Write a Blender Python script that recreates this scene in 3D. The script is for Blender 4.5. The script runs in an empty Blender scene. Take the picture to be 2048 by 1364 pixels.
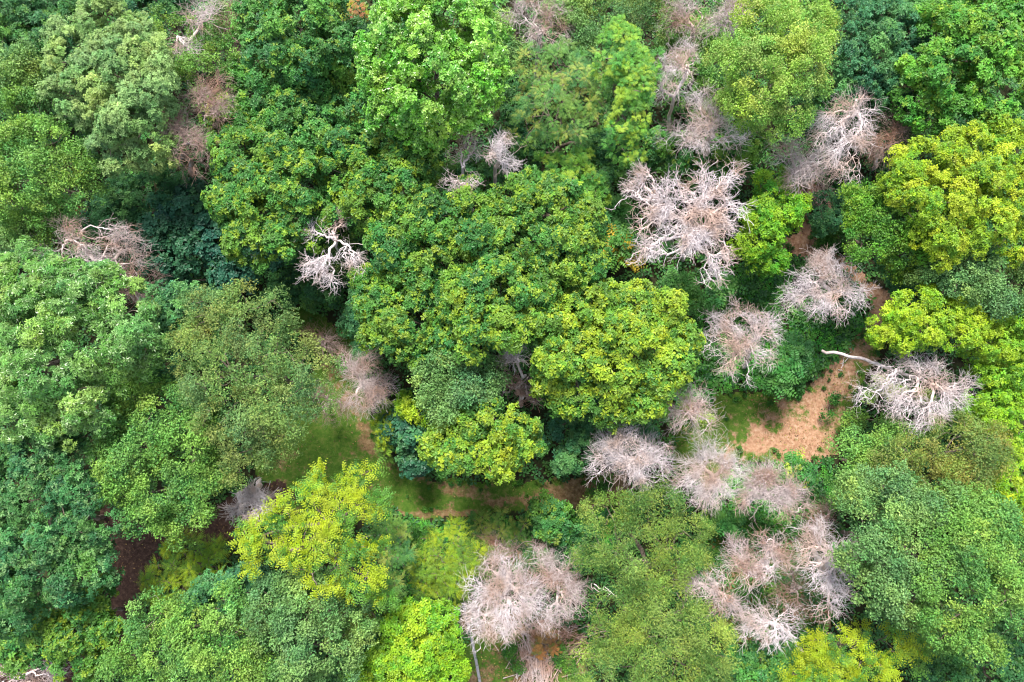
import bpy, math
import numpy as np
from mathutils import Vector

# ------------------------------------------------------------------ camera, world, sun
scene = bpy.context.scene
COL = scene.collection
CAM_H = 60.0
TILT = math.radians(8.0)
LENS = 26.0
cam_d = bpy.data.cameras.new("camera")
cam = bpy.data.objects.new("camera", cam_d)
COL.objects.link(cam)
cam.location = (0.0, -CAM_H * math.tan(TILT), CAM_H)
cam.rotation_euler = (TILT, 0, 0)
cam_d.lens = LENS
cam_d.sensor_width = 36.0
cam_d.clip_start = 0.5
cam_d.clip_end = 2000.0
scene.camera = cam

SUN_EL = math.radians(58.0)
SUN_AZ = math.radians(-12.0)          # seen from above: clockwise from the top of the picture
world = bpy.data.worlds.new("World")
scene.world = world
world.use_nodes = True
wn = world.node_tree.nodes
wl = world.node_tree.links
sky = wn.new("ShaderNodeTexSky")
sky.sky_type = 'NISHITA'
sky.sun_disc = False
sky.sun_elevation = SUN_EL
sky.sun_rotation = SUN_AZ
sky.dust_density = 1.5
wn["Background"].inputs[1].default_value = 0.13
whs = wn.new("ShaderNodeHueSaturation")          # a thin white overcast takes most of the blue out of the sky
whs.inputs["Saturation"].default_value = 0.5
wl.new(sky.outputs[0], whs.inputs["Color"])
wl.new(whs.outputs[0], wn["Background"].inputs[0])

sun_d = bpy.data.lights.new("sun", 'SUN')
sun_d.energy = 3.2
sun_d.angle = math.radians(15.0)
sun_d.color = (1.0, 0.95, 0.86)
sun = bpy.data.objects.new("sun", sun_d)
COL.objects.link(sun)
sdir = Vector((math.sin(SUN_AZ) * math.cos(SUN_EL), math.cos(SUN_AZ) * math.cos(SUN_EL), math.sin(SUN_EL)))
sun.rotation_euler = sdir.to_track_quat('Z', 'Y').to_euler()
sun.location = (0, 40, 90)

scene.view_settings.view_transform = 'Standard'
scene.view_settings.look = 'None'
scene.view_settings.exposure = 1.58
scene.view_settings.gamma = 1.0
scene.view_settings.use_curve_mapping = False
scene.cycles.filter_width = 1.15
scene.cycles.max_bounces = 6
scene.cycles.diffuse_bounces = 4
scene.cycles.glossy_bounces = 2
scene.cycles.transmission_bounces = 4
scene.cycles.transparent_max_bounces = 4

# ------------------------------------------------------------------ geometry helpers
FPX = LENS / 36.0 * 2048.0
CT, ST = math.cos(TILT), math.sin(TILT)


def at(px, py, z=0.0):
    """point on the level z seen at this place of the photograph, and metres per photo pixel there"""
    dx = (px - 1024.0) / FPX
    dy = -(py - 682.0) / FPX
    wy = dy * CT + ST
    wz = dy * ST - CT
    t = (z - CAM_H) / wz
    return np.array((cam.location.x + dx * t, cam.location.y + wy * t, z)), t / FPX


def lin(r, g, b, k=1.0):
    f = lambda c: (c / 255.0 / 12.92) if c / 255.0 <= 0.04045 else (((c / 255.0) + 0.055) / 1.055) ** 2.4
    return np.array((f(r) * k, f(g) * k, f(b) * k))


def norm(v):
    return v / np.maximum(np.linalg.norm(v, axis=-1, keepdims=True), 1e-9)


def link_mesh(name, V, F, mat, parent=None, cols=None, smooth=False):
    """V (n,3), F (m,4) quads"""
    me = bpy.data.meshes.new(name)
    n, m = len(V), len(F)
    me.vertices.add(n)
    me.vertices.foreach_set("co", np.ascontiguousarray(V, dtype=np.float32).ravel())
    me.loops.add(m * 4)
    me.loops.foreach_set("vertex_index", np.ascontiguousarray(F, dtype=np.int32).ravel())
    me.polygons.add(m)
    me.polygons.foreach_set("loop_start", np.arange(0, m * 4, 4, dtype=np.int32))
    if smooth:
        me.polygons.foreach_set("use_smooth", np.ones(m, dtype=bool))
    else:
        me.polygons.foreach_set("use_smooth", np.zeros(m, dtype=bool))
    if cols is not None:
        a = me.attributes.new("tint", 'FLOAT_COLOR', 'FACE')
        c = np.ones((m, 4), dtype=np.float32)
        c[:, :3] = cols
        a.data.foreach_set("color", c.ravel())
    me.update(calc_edges=True)
    me.materials.append(mat)
    o = bpy.data.objects.new(name, me)
    COL.objects.link(o)
    if parent is not None:
        o.parent = parent
    return o


def tag(o, label, cat, group=None, kind=None):
    if label:
        o["label"] = label
    if cat:
        o["category"] = cat
    if group:
        o["group"] = group
    if kind:
        o["kind"] = kind
    return o


def thing(name, loc, label, cat, group=None):
    o = bpy.data.objects.new(name, None)
    o.empty_display_size = 0.3
    COL.objects.link(o)
    o.location = tuple(loc)
    return tag(o, label, cat, group)


# ------------------------------------------------------------------ materials
def mat_new(name):
    m = bpy.data.materials.new(name)
    m.use_nodes = True
    m.node_tree.nodes.clear()
    return m, m.node_tree.nodes, m.node_tree.links


def leaf_mat(name, rough=0.5, trans=0.3, spec=0.35):
    m, N, L = mat_new(name)
    out = N.new("ShaderNodeOutputMaterial")
    at_ = N.new("ShaderNodeAttribute"); at_.attribute_name = "tint"
    geo = N.new("ShaderNodeNewGeometry")
    nz = N.new("ShaderNodeTexNoise"); nz.inputs["Scale"].default_value = 0.9; nz.inputs["Detail"].default_value = 3
    L.new(geo.outputs["Position"], nz.inputs["Vector"])
    hsv = N.new("ShaderNodeHueSaturation")
    mr = N.new("ShaderNodeMapRange")
    mr.inputs[1].default_value = 0.3; mr.inputs[2].default_value = 0.7
    mr.inputs[3].default_value = 0.485; mr.inputs[4].default_value = 0.515
    L.new(nz.outputs["Fac"], mr.inputs[0]); L.new(mr.outputs[0], hsv.inputs["Hue"])
    L.new(at_.outputs["Color"], hsv.inputs["Color"])
    p = N.new("ShaderNodeBsdfPrincipled")
    p.inputs["Roughness"].default_value = rough
    p.inputs["Specular IOR Level"].default_value = spec
    L.new(hsv.outputs[0], p.inputs["Base Color"])
    t = N.new("ShaderNodeBsdfTranslucent")
    g = N.new("ShaderNodeMixRGB"); g.blend_type = 'MULTIPLY'; g.inputs[0].default_value = 1.0
    g.inputs[2].default_value = (1.0, 1.0, 0.5, 1)
    L.new(hsv.outputs[0], g.inputs[1]); L.new(g.outputs[0], t.inputs[0])
    mx = N.new("ShaderNodeMixShader"); mx.inputs[0].default_value = trans
    L.new(p.outputs[0], mx.inputs[1]); L.new(t.outputs[0], mx.inputs[2])
    L.new(mx.outputs[0], out.inputs[0])
    return m


def bark_mat(name, c1, c2, rough=0.85, scale=6.0, c3=None):
    m, N, L = mat_new(name)
    out = N.new("ShaderNodeOutputMaterial")
    geo = N.new("ShaderNodeNewGeometry")
    nz = N.new("ShaderNodeTexNoise"); nz.inputs["Scale"].default_value = scale; nz.inputs["Detail"].default_value = 5
    L.new(geo.outputs["Position"], nz.inputs["Vector"])
    r = N.new("ShaderNodeValToRGB")
    r.color_ramp.elements[0].position = 0.35; r.color_ramp.elements[0].color = (*c1, 1)
    r.color_ramp.elements[1].position = 0.62; r.color_ramp.elements[1].color = (*c2, 1)
    L.new(nz.outputs["Fac"], r.inputs[0])
    col = r.outputs[0]
    if c3 is not None:
        n2 = N.new("ShaderNodeTexNoise"); n2.inputs["Scale"].default_value = 0.55; n2.inputs["Detail"].default_value = 2
        L.new(geo.outputs["Position"], n2.inputs["Vector"])
        mr = N.new("ShaderNodeMapRange"); mr.inputs[1].default_value = 0.45; mr.inputs[2].default_value = 0.65
        L.new(n2.outputs["Fac"], mr.inputs[0])
        mx = N.new("ShaderNodeMixRGB"); mx.inputs[2].default_value = (*c3, 1)
        L.new(mr.outputs[0], mx.inputs[0]); L.new(col, mx.inputs[1])
        col = mx.outputs[0]
    p = N.new("ShaderNodeBsdfPrincipled")
    p.inputs["Roughness"].default_value = rough
    p.inputs["Specular IOR Level"].default_value = 0.2
    bp = N.new("ShaderNodeBump"); bp.inputs["Strength"].default_value = 0.5; bp.inputs["Distance"].default_value = 0.03
    L.new(nz.outputs["Fac"], bp.inputs["Height"]); L.new(bp.outputs[0], p.inputs["Normal"])
    L.new(col, p.inputs["Base Color"]); L.new(p.outputs[0], out.inputs[0])
    return m


def ground_mat(name, ramp, scale=1.2, detail=8, zone=None, bump=0.3):
    """ramp: colours by noise; zone = (attribute, ramp2) mixes a second mottled cover where the attribute is high"""
    m, N, L = mat_new(name)
    out = N.new("ShaderNodeOutputMaterial")
    geo = N.new("ShaderNodeNewGeometry")

    def mottled(ramp, scale, off):
        mp = N.new("ShaderNodeMapping"); mp.inputs["Location"].default_value = (off, off * 2, 0)
        L.new(geo.outputs["Position"], mp.inputs[0])
        nz = N.new("ShaderNodeTexNoise"); nz.inputs["Scale"].default_value = scale
        nz.inputs["Detail"].default_value = detail; nz.inputs["Roughness"].default_value = 0.68
        L.new(mp.outputs[0], nz.inputs["Vector"])
        r = N.new("ShaderNodeValToRGB")
        e = r.color_ramp.elements
        e[0].position, e[0].color = ramp[0][0], (*ramp[0][1], 1)
        e[1].position, e[1].color = ramp[-1][0], (*ramp[-1][1], 1)
        for pos, c in ramp[1:-1]:
            x = e.new(pos); x.color = (*c, 1)
        L.new(nz.outputs["Fac"], r.inputs[0])
        return r.outputs[0], nz.outputs["Fac"]

    col, h = mottled(ramp, scale, 0)
    if zone:
        c2, h2 = mottled(zone[1], scale * 1.3, 17.3)
        a = N.new("ShaderNodeAttribute"); a.attribute_name = zone[0]
        n3 = N.new("ShaderNodeTexNoise"); n3.inputs["Scale"].default_value = 0.9
        n3.inputs["Detail"].default_value = 9; n3.inputs["Roughness"].default_value = 0.72
        L.new(geo.outputs["Position"], n3.inputs["Vector"])
        mr3 = N.new("ShaderNodeMapRange"); mr3.inputs[1].default_value = 0.3; mr3.inputs[2].default_value = 0.7
        mr3.inputs[3].default_value = -0.5; mr3.inputs[4].default_value = 0.5
        L.new(n3.outputs["Fac"], mr3.inputs[0])
        ad = N.new("ShaderNodeMath"); ad.operation = 'ADD'
        L.new(mr3.outputs[0], ad.inputs[0]); L.new(a.outputs["Fac"], ad.inputs[1])
        mr = N.new("ShaderNodeMapRange"); mr.inputs[1].default_value = 0.38; mr.inputs[2].default_value = 0.62
        L.new(ad.outputs[0], mr.inputs[0])
        mx = N.new("ShaderNodeMixRGB")
        L.new(mr.outputs[0], mx.inputs[0]); L.new(col, mx.inputs[1]); L.new(c2, mx.inputs[2])
        col = mx.outputs[0]
    p = N.new("ShaderNodeBsdfPrincipled")
    p.inputs["Roughness"].default_value = 0.95
    p.inputs["Specular IOR Level"].default_value = 0.1
    nb = N.new("ShaderNodeTexNoise"); nb.inputs["Scale"].default_value = 7; nb.inputs["Detail"].default_value = 6
    L.new(geo.outputs["Position"], nb.inputs["Vector"])
    bp = N.new("ShaderNodeBump"); bp.inputs["Strength"].default_value = bump; bp.inputs["Distance"].default_value = 0.12
    L.new(nb.outputs["Fac"], bp.inputs["Height"]); L.new(bp.outputs[0], p.inputs["Normal"])
    L.new(col, p.inputs["Base Color"]); L.new(p.outputs[0], out.inputs[0])
    return m


LEAF = leaf_mat("leaf_matte", 0.5, 0.28, 0.32)
LEAF_GLOSS = leaf_mat("leaf_glossy", 0.34, 0.28, 0.5)
BARK = bark_mat("bark_live", (0.07, 0.05, 0.038), (0.2, 0.16, 0.13))
DEAD_PALE = bark_mat("bark_dead_pale", (0.46, 0.38, 0.38), (0.72, 0.64, 0.64), 0.8, 5.0, (0.5, 0.38, 0.33))
DEAD_PINK = bark_mat("bark_dead_pink", (0.34, 0.26, 0.24), (0.56, 0.47, 0.45), 0.8, 5.0, (0.42, 0.27, 0.21))
DEAD_BROWN = bark_mat("bark_dead_brown", (0.2, 0.13, 0.11), (0.42, 0.32, 0.29), 0.85, 5.0, (0.3, 0.17, 0.12))
TWIG_PALE = bark_mat("twig_pale", (0.42, 0.36, 0.37), (0.68, 0.62, 0.64), 0.85, 4.0, (0.44, 0.32, 0.27))
TWIG_PINK = bark_mat("twig_pink", (0.34, 0.275, 0.275), (0.58, 0.5, 0.495), 0.85, 4.0, (0.37, 0.24, 0.19))
TWIGM = {'pale': TWIG_PALE, 'pink': TWIG_PINK, 'brown': DEAD_BROWN}
DEADM = {'pale': DEAD_PALE, 'pink': DEAD_PALE, 'brown': DEAD_PINK}


# ------------------------------------------------------------------ leaves
def perp_frame(n):
    ref = np.where(np.abs(n[:, 2:3]) > 0.9, np.array([[1.0, 0, 0]]), np.array([[0, 0, 1.0]]))
    u = norm(np.cross(n, ref))
    return u, np.cross(n, u)


def leaf_quads(B, D, Nn, L, W, fold=0.15):
    """kite shaped leaves: base, side, tip, side; each tip droops"""
    S = norm(np.cross(D, Nn))
    Nn = np.cross(S, D)
    L = L[:, None]; W = W[:, None]
    v = np.empty((len(B), 4, 3))
    v[:, 0] = B
    v[:, 1] = B + D * L * 0.5 + S * W * 0.5 + Nn * W * fold
    v[:, 2] = B + D * L - Nn * L * 0.12
    v[:, 3] = B + D * L * 0.5 - S * W * 0.5 + Nn * W * fold
    return v.reshape(-1, 3), np.arange(len(B) * 4).reshape(-1, 4)


def sph(rng, n):
    return norm(rng.normal(size=(n, 3)))


def lobe_clumps(rng, lobes, s, dens=1.35, low=-0.25, rough=0.16, squash=0.85):
    """clump centres and outward directions over the joint upper surface of the lobes"""
    C, Nn, R = [], [], []
    for k, (c, r) in enumerate(lobes):
        n = max(6, int(dens * 2 * math.pi * r * r * (1 - low) * 0.5 / (s * s * 1.5)))
        z = rng.uniform(low, 1, n)
        a = rng.uniform(0, 2 * math.pi, n)
        h = np.sqrt(1 - z * z)
        d = np.stack([h * np.cos(a), h * np.sin(a), z], 1)
        # the outline of the lobe is uneven: long and short shoots
        k1 = rng.normal(size=(4, 3)) * 2.2
        ph = rng.uniform(0, 6.3, 4)
        wob = np.sin(d @ k1.T + ph).mean(1) * 0.32 * 0.8
        bd = sph(rng, max(5, int(2.6 * (r / 1.15) ** 2)))
        bd[:, 2] = np.abs(bd[:, 2]) * 1.2 - 0.3
        bd = norm(bd)
        ang = np.arccos(np.clip((d @ bd.T).max(1), -1, 1)) * r / 1.0
        bil = 0.12 - 0.46 * np.clip(ang, 0, 1.0) ** 2 * min(1.0, 1.5 / r)
        rr = r * (1 - s / max(r, s * 1.2) * 0.6) * (1 + wob * 0.7 + bil + rng.normal(0, rough * 0.5, n))
        p = c + d * rr[:, None] * np.array([1, 1, squash])
        keep = np.ones(n, bool)
        for j, (c2, r2) in enumerate(lobes):
            if j != k:
                q = (p - c2) / (r2 * np.array([1, 1, squash]))
                keep &= (np.linalg.norm(q, axis=1) > 0.72)
        gn = np.sin(p[:, 0] * 1.9 + ph[0]) * np.sin(p[:, 1] * 1.7 + ph[1]) + 0.6 * np.sin(p[:, 0] * 4.1 + ph[2]) * np.sin(p[:, 1] * 3.7 + p[:, 2] + ph[3])
        keep &= ~((gn > 0.55) & (rng.random(n) < 0.7))
        C.append(p[keep]); Nn.append(d[keep])
    if len(lobes) > 2:                      # foliage that closes the middle of the crown
        m = int(0.4 * sum(len(c) for c in C))
        i1 = rng.randint(0, len(lobes), m); i2 = rng.randint(0, len(lobes), m)
        c0 = np.array([l[0] for l in lobes]); r0 = np.array([l[1] for l in lobes])
        near = np.linalg.norm(c0[i1] - c0[i2], axis=1) < (r0[i1] + r0[i2]) * 1.25
        i1, i2 = i1[near], i2[near]
        t = rng.uniform(0.2, 0.8, (len(i1), 1))
        p = c0[i1] * t + c0[i2] * (1 - t) + rng.normal(0, 0.28, (len(i1), 3)) * r0[i1, None]
        p[:, 2] += 0.05 * r0[i1]
        C.append(p); Nn.append(norm(rng.normal(0, 0.35, p.shape) + np.array([0, 0, 1.0])))
    C = np.concatenate(C); Nn = np.concatenate(Nn)
    R = s * np.exp(rng.normal(0, 0.28, len(C)))
    return C, Nn, R


def pick_cols(rng, pal, n):
    w = np.array([p[1] for p in pal], float); w /= w.sum()
    cs = np.array([p[0] for p in pal])
    return cs[rng.choice(len(pal), n, p=w)]


def foliage(rng, C, Nn, R, sp):
    """leaf quads on every clump, in the manner of the kind of tree"""
    mode = sp['mode']
    pal = sp['pal']
    n = len(C)
    ccol = pick_cols(rng, pal, n) * np.exp(rng.normal(0, 0.10, (n, 1)))
    ph = rng.uniform(0, 6.3, (3, 3))
    dr = [np.sin(C[:, 0] * f + ph[i, 0]) * np.sin(C[:, 1] * f * 1.2 + ph[i, 1]) + 0.5 * np.sin(C[:, 0] * f * 2.3 + C[:, 2] + ph[i, 2]) for i, f in enumerate((0.9, 1.4))]
    ccol = ccol * np.stack([np.exp(0.16 * dr[0] + 0.10 * dr[1]), np.exp(0.06 * dr[0] + 0.09 * dr[1]), np.exp(-0.12 * dr[0] + 0.08 * dr[1])], 1)
    Vs, Fs, Cs = [], [], []
    up = np.array([0, 0, 1.0])
    if mode in ('fine', 'ros'):
        k = sp['k'] * 1.5                         # leaf groups per clump
        idx = np.repeat(np.arange(n), np.maximum(1, (k * (R / R.mean()) ** 2)).astype(int))
        m = len(idx)
        d = norm(sph(rng, m) + 0.75 * Nn[idx] + 0.45 * up)
        P = C[idx] + d * R[idx, None] * (rng.uniform(0.45, 1.05, (m, 1)))
        P[:, 2] -= rng.uniform(0, 0.15, m) * R[idx]
        gcol = ccol[idx] * np.exp(rng.normal(0, 0.12, (m, 1)))
        tip = rng.random(m) < sp.get('tipf', 0)
        tip &= (d[:, 2] > 0.25)
        if sp.get('tip') is not None:
            gcol[tip] = gcol[tip] * 0.5 + 0.5 * np.array(sp['tip']) * np.exp(rng.normal(0, 0.15, (tip.sum(), 1)))
        nn = norm(d + up * 0.55 + rng.normal(0, sp.get('jit', 0.35), (m, 3)))
        q = sp['q']                               # leaves in a group
        LL = sp['L'] * 0.8
        u, v = perp_frame(nn)
        id2 = np.repeat(np.arange(m), q)
        if mode == 'ros':
            a = np.tile(np.arange(q) * 2 * math.pi / q, m) + np.repeat(rng.uniform(0, 6.3, m), q) + rng.normal(0, 0.25, m * q)
            D = u[id2] * np.cos(a)[:, None] + v[id2] * np.sin(a)[:, None] + nn[id2] * rng.uniform(-0.25, 0.35, (m * q, 1))
            D = norm(D)
            B = P[id2] + D * LL * 0.08
            Nq = norm(nn[id2] + rng.normal(0, 0.2, (m * q, 3)))
        else:
            D = norm(sph(rng, m * q) + 0.5 * nn[id2] * 0 + np.array([0, 0, -0.15]))
            B = P[id2] + sph(rng, m * q) * LL * 0.9
            Nq = norm(nn[id2] + rng.normal(0, 0.45, (m * q, 3)))
        L = LL * rng.uniform(0.7, 1.25, m * q)
        V, F = leaf_quads(B, D, Nq, L, L * sp['w'], sp.get('fold', 0.15))
        Vs.append(V); Fs.append(F)
        Cs.append(gcol[id2] * np.exp(rng.normal(0, 0.10, (m * q, 1))))
    else:                                         # 'frond' pinnate leaves, 'feather' drooping sprays
        k = sp['k']
        idx = np.repeat(np.arange(n), k)
        m = len(idx)
        a = rng.uniform(0, 6.3, m)
        nn = norm(Nn + up * 0.9 + rng.normal(0, 0.15, (n, 3)))
        u, v = perp_frame(nn)
        el = rng.uniform(0.1, 0.9, m)
        D = norm(u[idx] * np.cos(a)[:, None] + v[idx] * np.sin(a)[:, None] + nn[idx] * el[:, None])
        FL = sp['FL'] * rng.uniform(0.7, 1.2, m)
        g = sp['pairs']
        gcol = ccol[idx] * np.exp(rng.normal(0, 0.1, (m, 1)))
        tp = rng.random(n) < sp.get('tipf', 0)
        if sp.get('tip') is not None:
            sel = tp[idx]
            gcol[sel] = gcol[sel] * 0.3 + 0.7 * np.array(sp['tip'])
        P0 = C[idx] + D * R[idx, None] * sp.get('open', 0.1)
        droop = sp.get('droop', 0.35)
        side = norm(np.cross(D, up + 0 * D))
        for j in range(g):
            t = (j + 0.6) / g
            ax = P0 + D * (FL * t)[:, None]
            ax[:, 2] -= droop * FL * t * t
            T = D.copy(); T[:, 2] -= 2 * droop * t; T = norm(T)
            Nf = norm(np.cross(side, T)); Nf = np.where(Nf[:, 2:3] < 0, -Nf, Nf)
            ll = sp['L'] * (math.sin(math.pi * (0.18 + 0.75 * t)) * 0.8 + 0.25) * rng.uniform(0.85, 1.15, m)
            for sg in (-1, 1):
                Dl = norm(side * sg + T * sp.get('fwd', 0.6) + Nf * rng.normal(0.05, 0.18, (m, 1)))
                V, F = leaf_quads(ax, Dl, norm(Nf + rng.normal(0, 0.25, (m, 3))), ll, ll * sp['w'], 0.05)
                Vs.append(V); Fs.append(F); Cs.append(gcol * np.exp(rng.normal(0, 0.1, (m, 1))))
    off = 0
    for i in range(len(Vs)):
        Fs[i] = Fs[i] + off
        off += len(Vs[i])
    return np.concatenate(Vs), np.concatenate(Fs), np.concatenate(Cs)


# ------------------------------------------------------------------ branching
def grow(root_pts, A, bf=0.3):
    """join every point of A to the nearest part of the growing tree, weighing the way back to the root"""
    P = [np.array(p, float) for p in root_pts]
    n0 = len(P)
    N = n0 + len(A)
    X = np.zeros((N, 3)); par = np.full(N, -1); pl = np.zeros(N)
    for i, p in enumerate(P):
        X[i] = p
        if i:
            par[i] = i - 1
            pl[i] = pl[i - 1] + np.linalg.norm(p - P[i - 1]) * 0.3
    fork = X[n0 - 1]
    order = np.argsort(np.linalg.norm(A - fork, axis=1))
    usable = max(1, n0 // 2)
    for q, k in enumerate(order):
        i = n0 + q
        d = np.linalg.norm(X[usable:i] - A[k], axis=1) if i > usable else np.array([0.0])
        c = d + bf * pl[usable:i]
        j = int(np.argmin(c)) + usable
        X[i] = A[k]; par[i] = j; pl[i] = pl[j] + d[j - usable]
    return X, par


def tubes(P0, P1, T0, T1, r0, r1, sides):
    n = len(P0)
    ref = np.array([0.31, 0.17, 0.93])
    def ring(P, T, r):
        u = norm(np.cross(T, ref)); v = np.cross(T, u)
        a = np.arange(sides) * 2 * math.pi / sides
        return P[:, None] + r[:, None, None] * (u[:, None] * np.cos(a)[None, :, None] + v[:, None] * np.sin(a)[None, :, None])
    V = np.concatenate([ring(P0, T0, r0), ring(P1, T1, r1)], 1).reshape(-1, 3)
    b = (np.arange(n) * 2 * sides)[:, None]
    k = np.arange(sides)
    k2 = (k + 1) % sides
    F = np.stack([b + k, b + k2, b + sides + k2, b + sides + k], -1).reshape(-1, 4)
    return V, F


def branches(rng, X, par, rt=0.014, ex=0.42, wig=0.12, twigs=0, tlen=0.5, spread=0.8, rmax=0.4, curl=0.5, nsp=0):
    """curved tapered segments for a grown skeleton plus fine end twigs; returns thick and thin segment sets"""
    N = len(X)
    cnt = np.zeros(N)
    haschild = np.zeros(N, bool)
    for i in range(N):
        if par[i] >= 0:
            haschild[par[i]] = True
    cnt[~haschild] = 1 + twigs
    # children always follow their parent in the order of growth
    for i in range(N - 1, 0, -1):
        cnt[i] += 0.35
        cnt[par[i]] += cnt[i]
    rad = np.minimum(rt * cnt ** ex, rmax) if ex > 0.43 else np.minimum(rt * cnt ** 0.27 * (1 + np.sqrt(cnt / 300.0)), rmax)
    big = np.zeros(N, int) - 1
    for i in range(1, N):
        j = par[i]
        if big[j] < 0 or cnt[i] > cnt[big[j]]:
            big[j] = i
    for j in range(nsp - 1):
        big[j] = j + 1
    tang = np.zeros((N, 3))
    for i in range(N):
        a = X[i] - X[par[i]] if par[i] >= 0 else np.array([0, 0, 1.0])
        b = X[big[i]] - X[i] if big[i] >= 0 else a
        t = a / (np.linalg.norm(a) + 1e-6) + b / (np.linalg.norm(b) + 1e-6)
        tang[i] = t / (np.linalg.norm(t) + 1e-6)
    idx = np.arange(1, N)
    p = par[idx]
    A, B = X[p], X[idx]
    Ln = np.linalg.norm(B - A, axis=1, keepdims=True)
    dirn = norm(B - A)
    main = (big[p] == idx)[:, None]
    TA = np.where(main, tang[p], norm(dirn + 0.35 * tang[p]))
    TB = tang[idx]
    rB = rad[idx]
    rA = np.where(main[:, 0], rad[p], np.minimum(rad[p] * 0.8, rB * 1.25))
    K = 3
    stiff = np.clip(0.05 / np.maximum(rB, 1e-4), 0.08, 1.0)[:, None]
    jit = [rng.normal(0, wig, (len(idx), 3)) * Ln * stiff for _ in range(K - 1)]
    def herm(t):
        return ((2 * t**3 - 3 * t**2 + 1) * A + (t**3 - 2 * t**2 + t) * TA * Ln + (-2 * t**3 + 3 * t**2) * B + (t**3 - t**2) * TB * Ln)
    pts = [A] + [herm((k + 1) / K) + jit[k] for k in range(K - 1)] + [B]
    rr = [rA + (rB - rA) * k / K for k in range(K + 1)]
    tg = [TA] + [norm(pts[k + 2] - pts[k]) for k in range(K - 1)] + [TB]
    S = [[pts[k], pts[k + 1], tg[k], tg[k + 1], rr[k], rr[k + 1]] for k in range(K)]
    P0, P1, T0, T1, R0, R1 = [np.concatenate([s[j] for s in S]) for j in range(6)]
    if twigs:
        # two generations of fine end twigs, on tips and along thin branches
        thin = np.where(cnt[idx] < 12)[0]
        e = np.repeat(idx[thin], np.where(~haschild[idx[thin]], twigs, max(1, twigs // 2)))
        m = len(e)
        base = X[e]; d0 = norm(tang[e])
        u, v = perp_frame(d0)
        a = rng.uniform(0, 6.3, m)
        lat = u * np.cos(a)[:, None] + v * np.sin(a)[:, None]
        d1 = norm(d0 + lat * spread * rng.uniform(0.4, 1.3, (m, 1)))
        cur = norm(rng.normal(size=(m, 3)) + np.array([0, 0, -0.3])) * curl
        L1 = tlen * rng.uniform(0.5, 1.3, (m, 1))
        prev = base; dp = d1; rp = np.full(m, rt * 0.95)
        for s_ in range(3):
            dn = norm(dp + cur * 0.75 + np.array([0, 0, -0.08]))
            nx = prev + dn * L1 / 3
            r2 = rp * 0.82
            P0 = np.concatenate([P0, prev]); P1 = np.concatenate([P1, nx])
            T0 = np.concatenate([T0, dp]); T1 = np.concatenate([T1, dn])
            R0 = np.concatenate([R0, rp]); R1 = np.concatenate([R1, r2])
            if s_ == 1:
                q = nx.copy(); dq = dn.copy()
            prev, dp, rp = nx, dn, r2
        # side spur from the middle of every twig
        d2 = norm(dq + norm(rng.normal(size=(m, 3))) * 0.9)
        e2 = q + d2 * L1 * 0.4
        P0 = np.concatenate([P0, q]); P1 = np.concatenate([P1, e2])
        T0 = np.concatenate([T0, d2]); T1 = np.concatenate([T1, d2])
        R0 = np.concatenate([R0, rp]); R1 = np.concatenate([R1, rp * 0.7])
    return P0, P1, T0, T1, R0, R1


def tube_object(name, seg, sel, sides, mat, parent, origin):
    P0, P1, T0, T1, R0, R1 = [s[sel] for s in seg]
    if len(P0) == 0:
        return None
    V, F = tubes(P0 - origin, P1 - origin, T0, T1, R0, R1, sides)
    return link_mesh(name, V, F, mat, parent, smooth=True)


# ------------------------------------------------------------------ kinds of tree
def P_(*rows, warm=1.06, k=1.08):
    out = []
    for r, g, b, w in rows:
        c = lin(r, g, b, 0.62)
        c = (c * 0.9 + 0.1 * c.mean()) * np.array((warm, 1.0, 0.88)) * k
        out.append((c, w))
    return out


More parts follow.
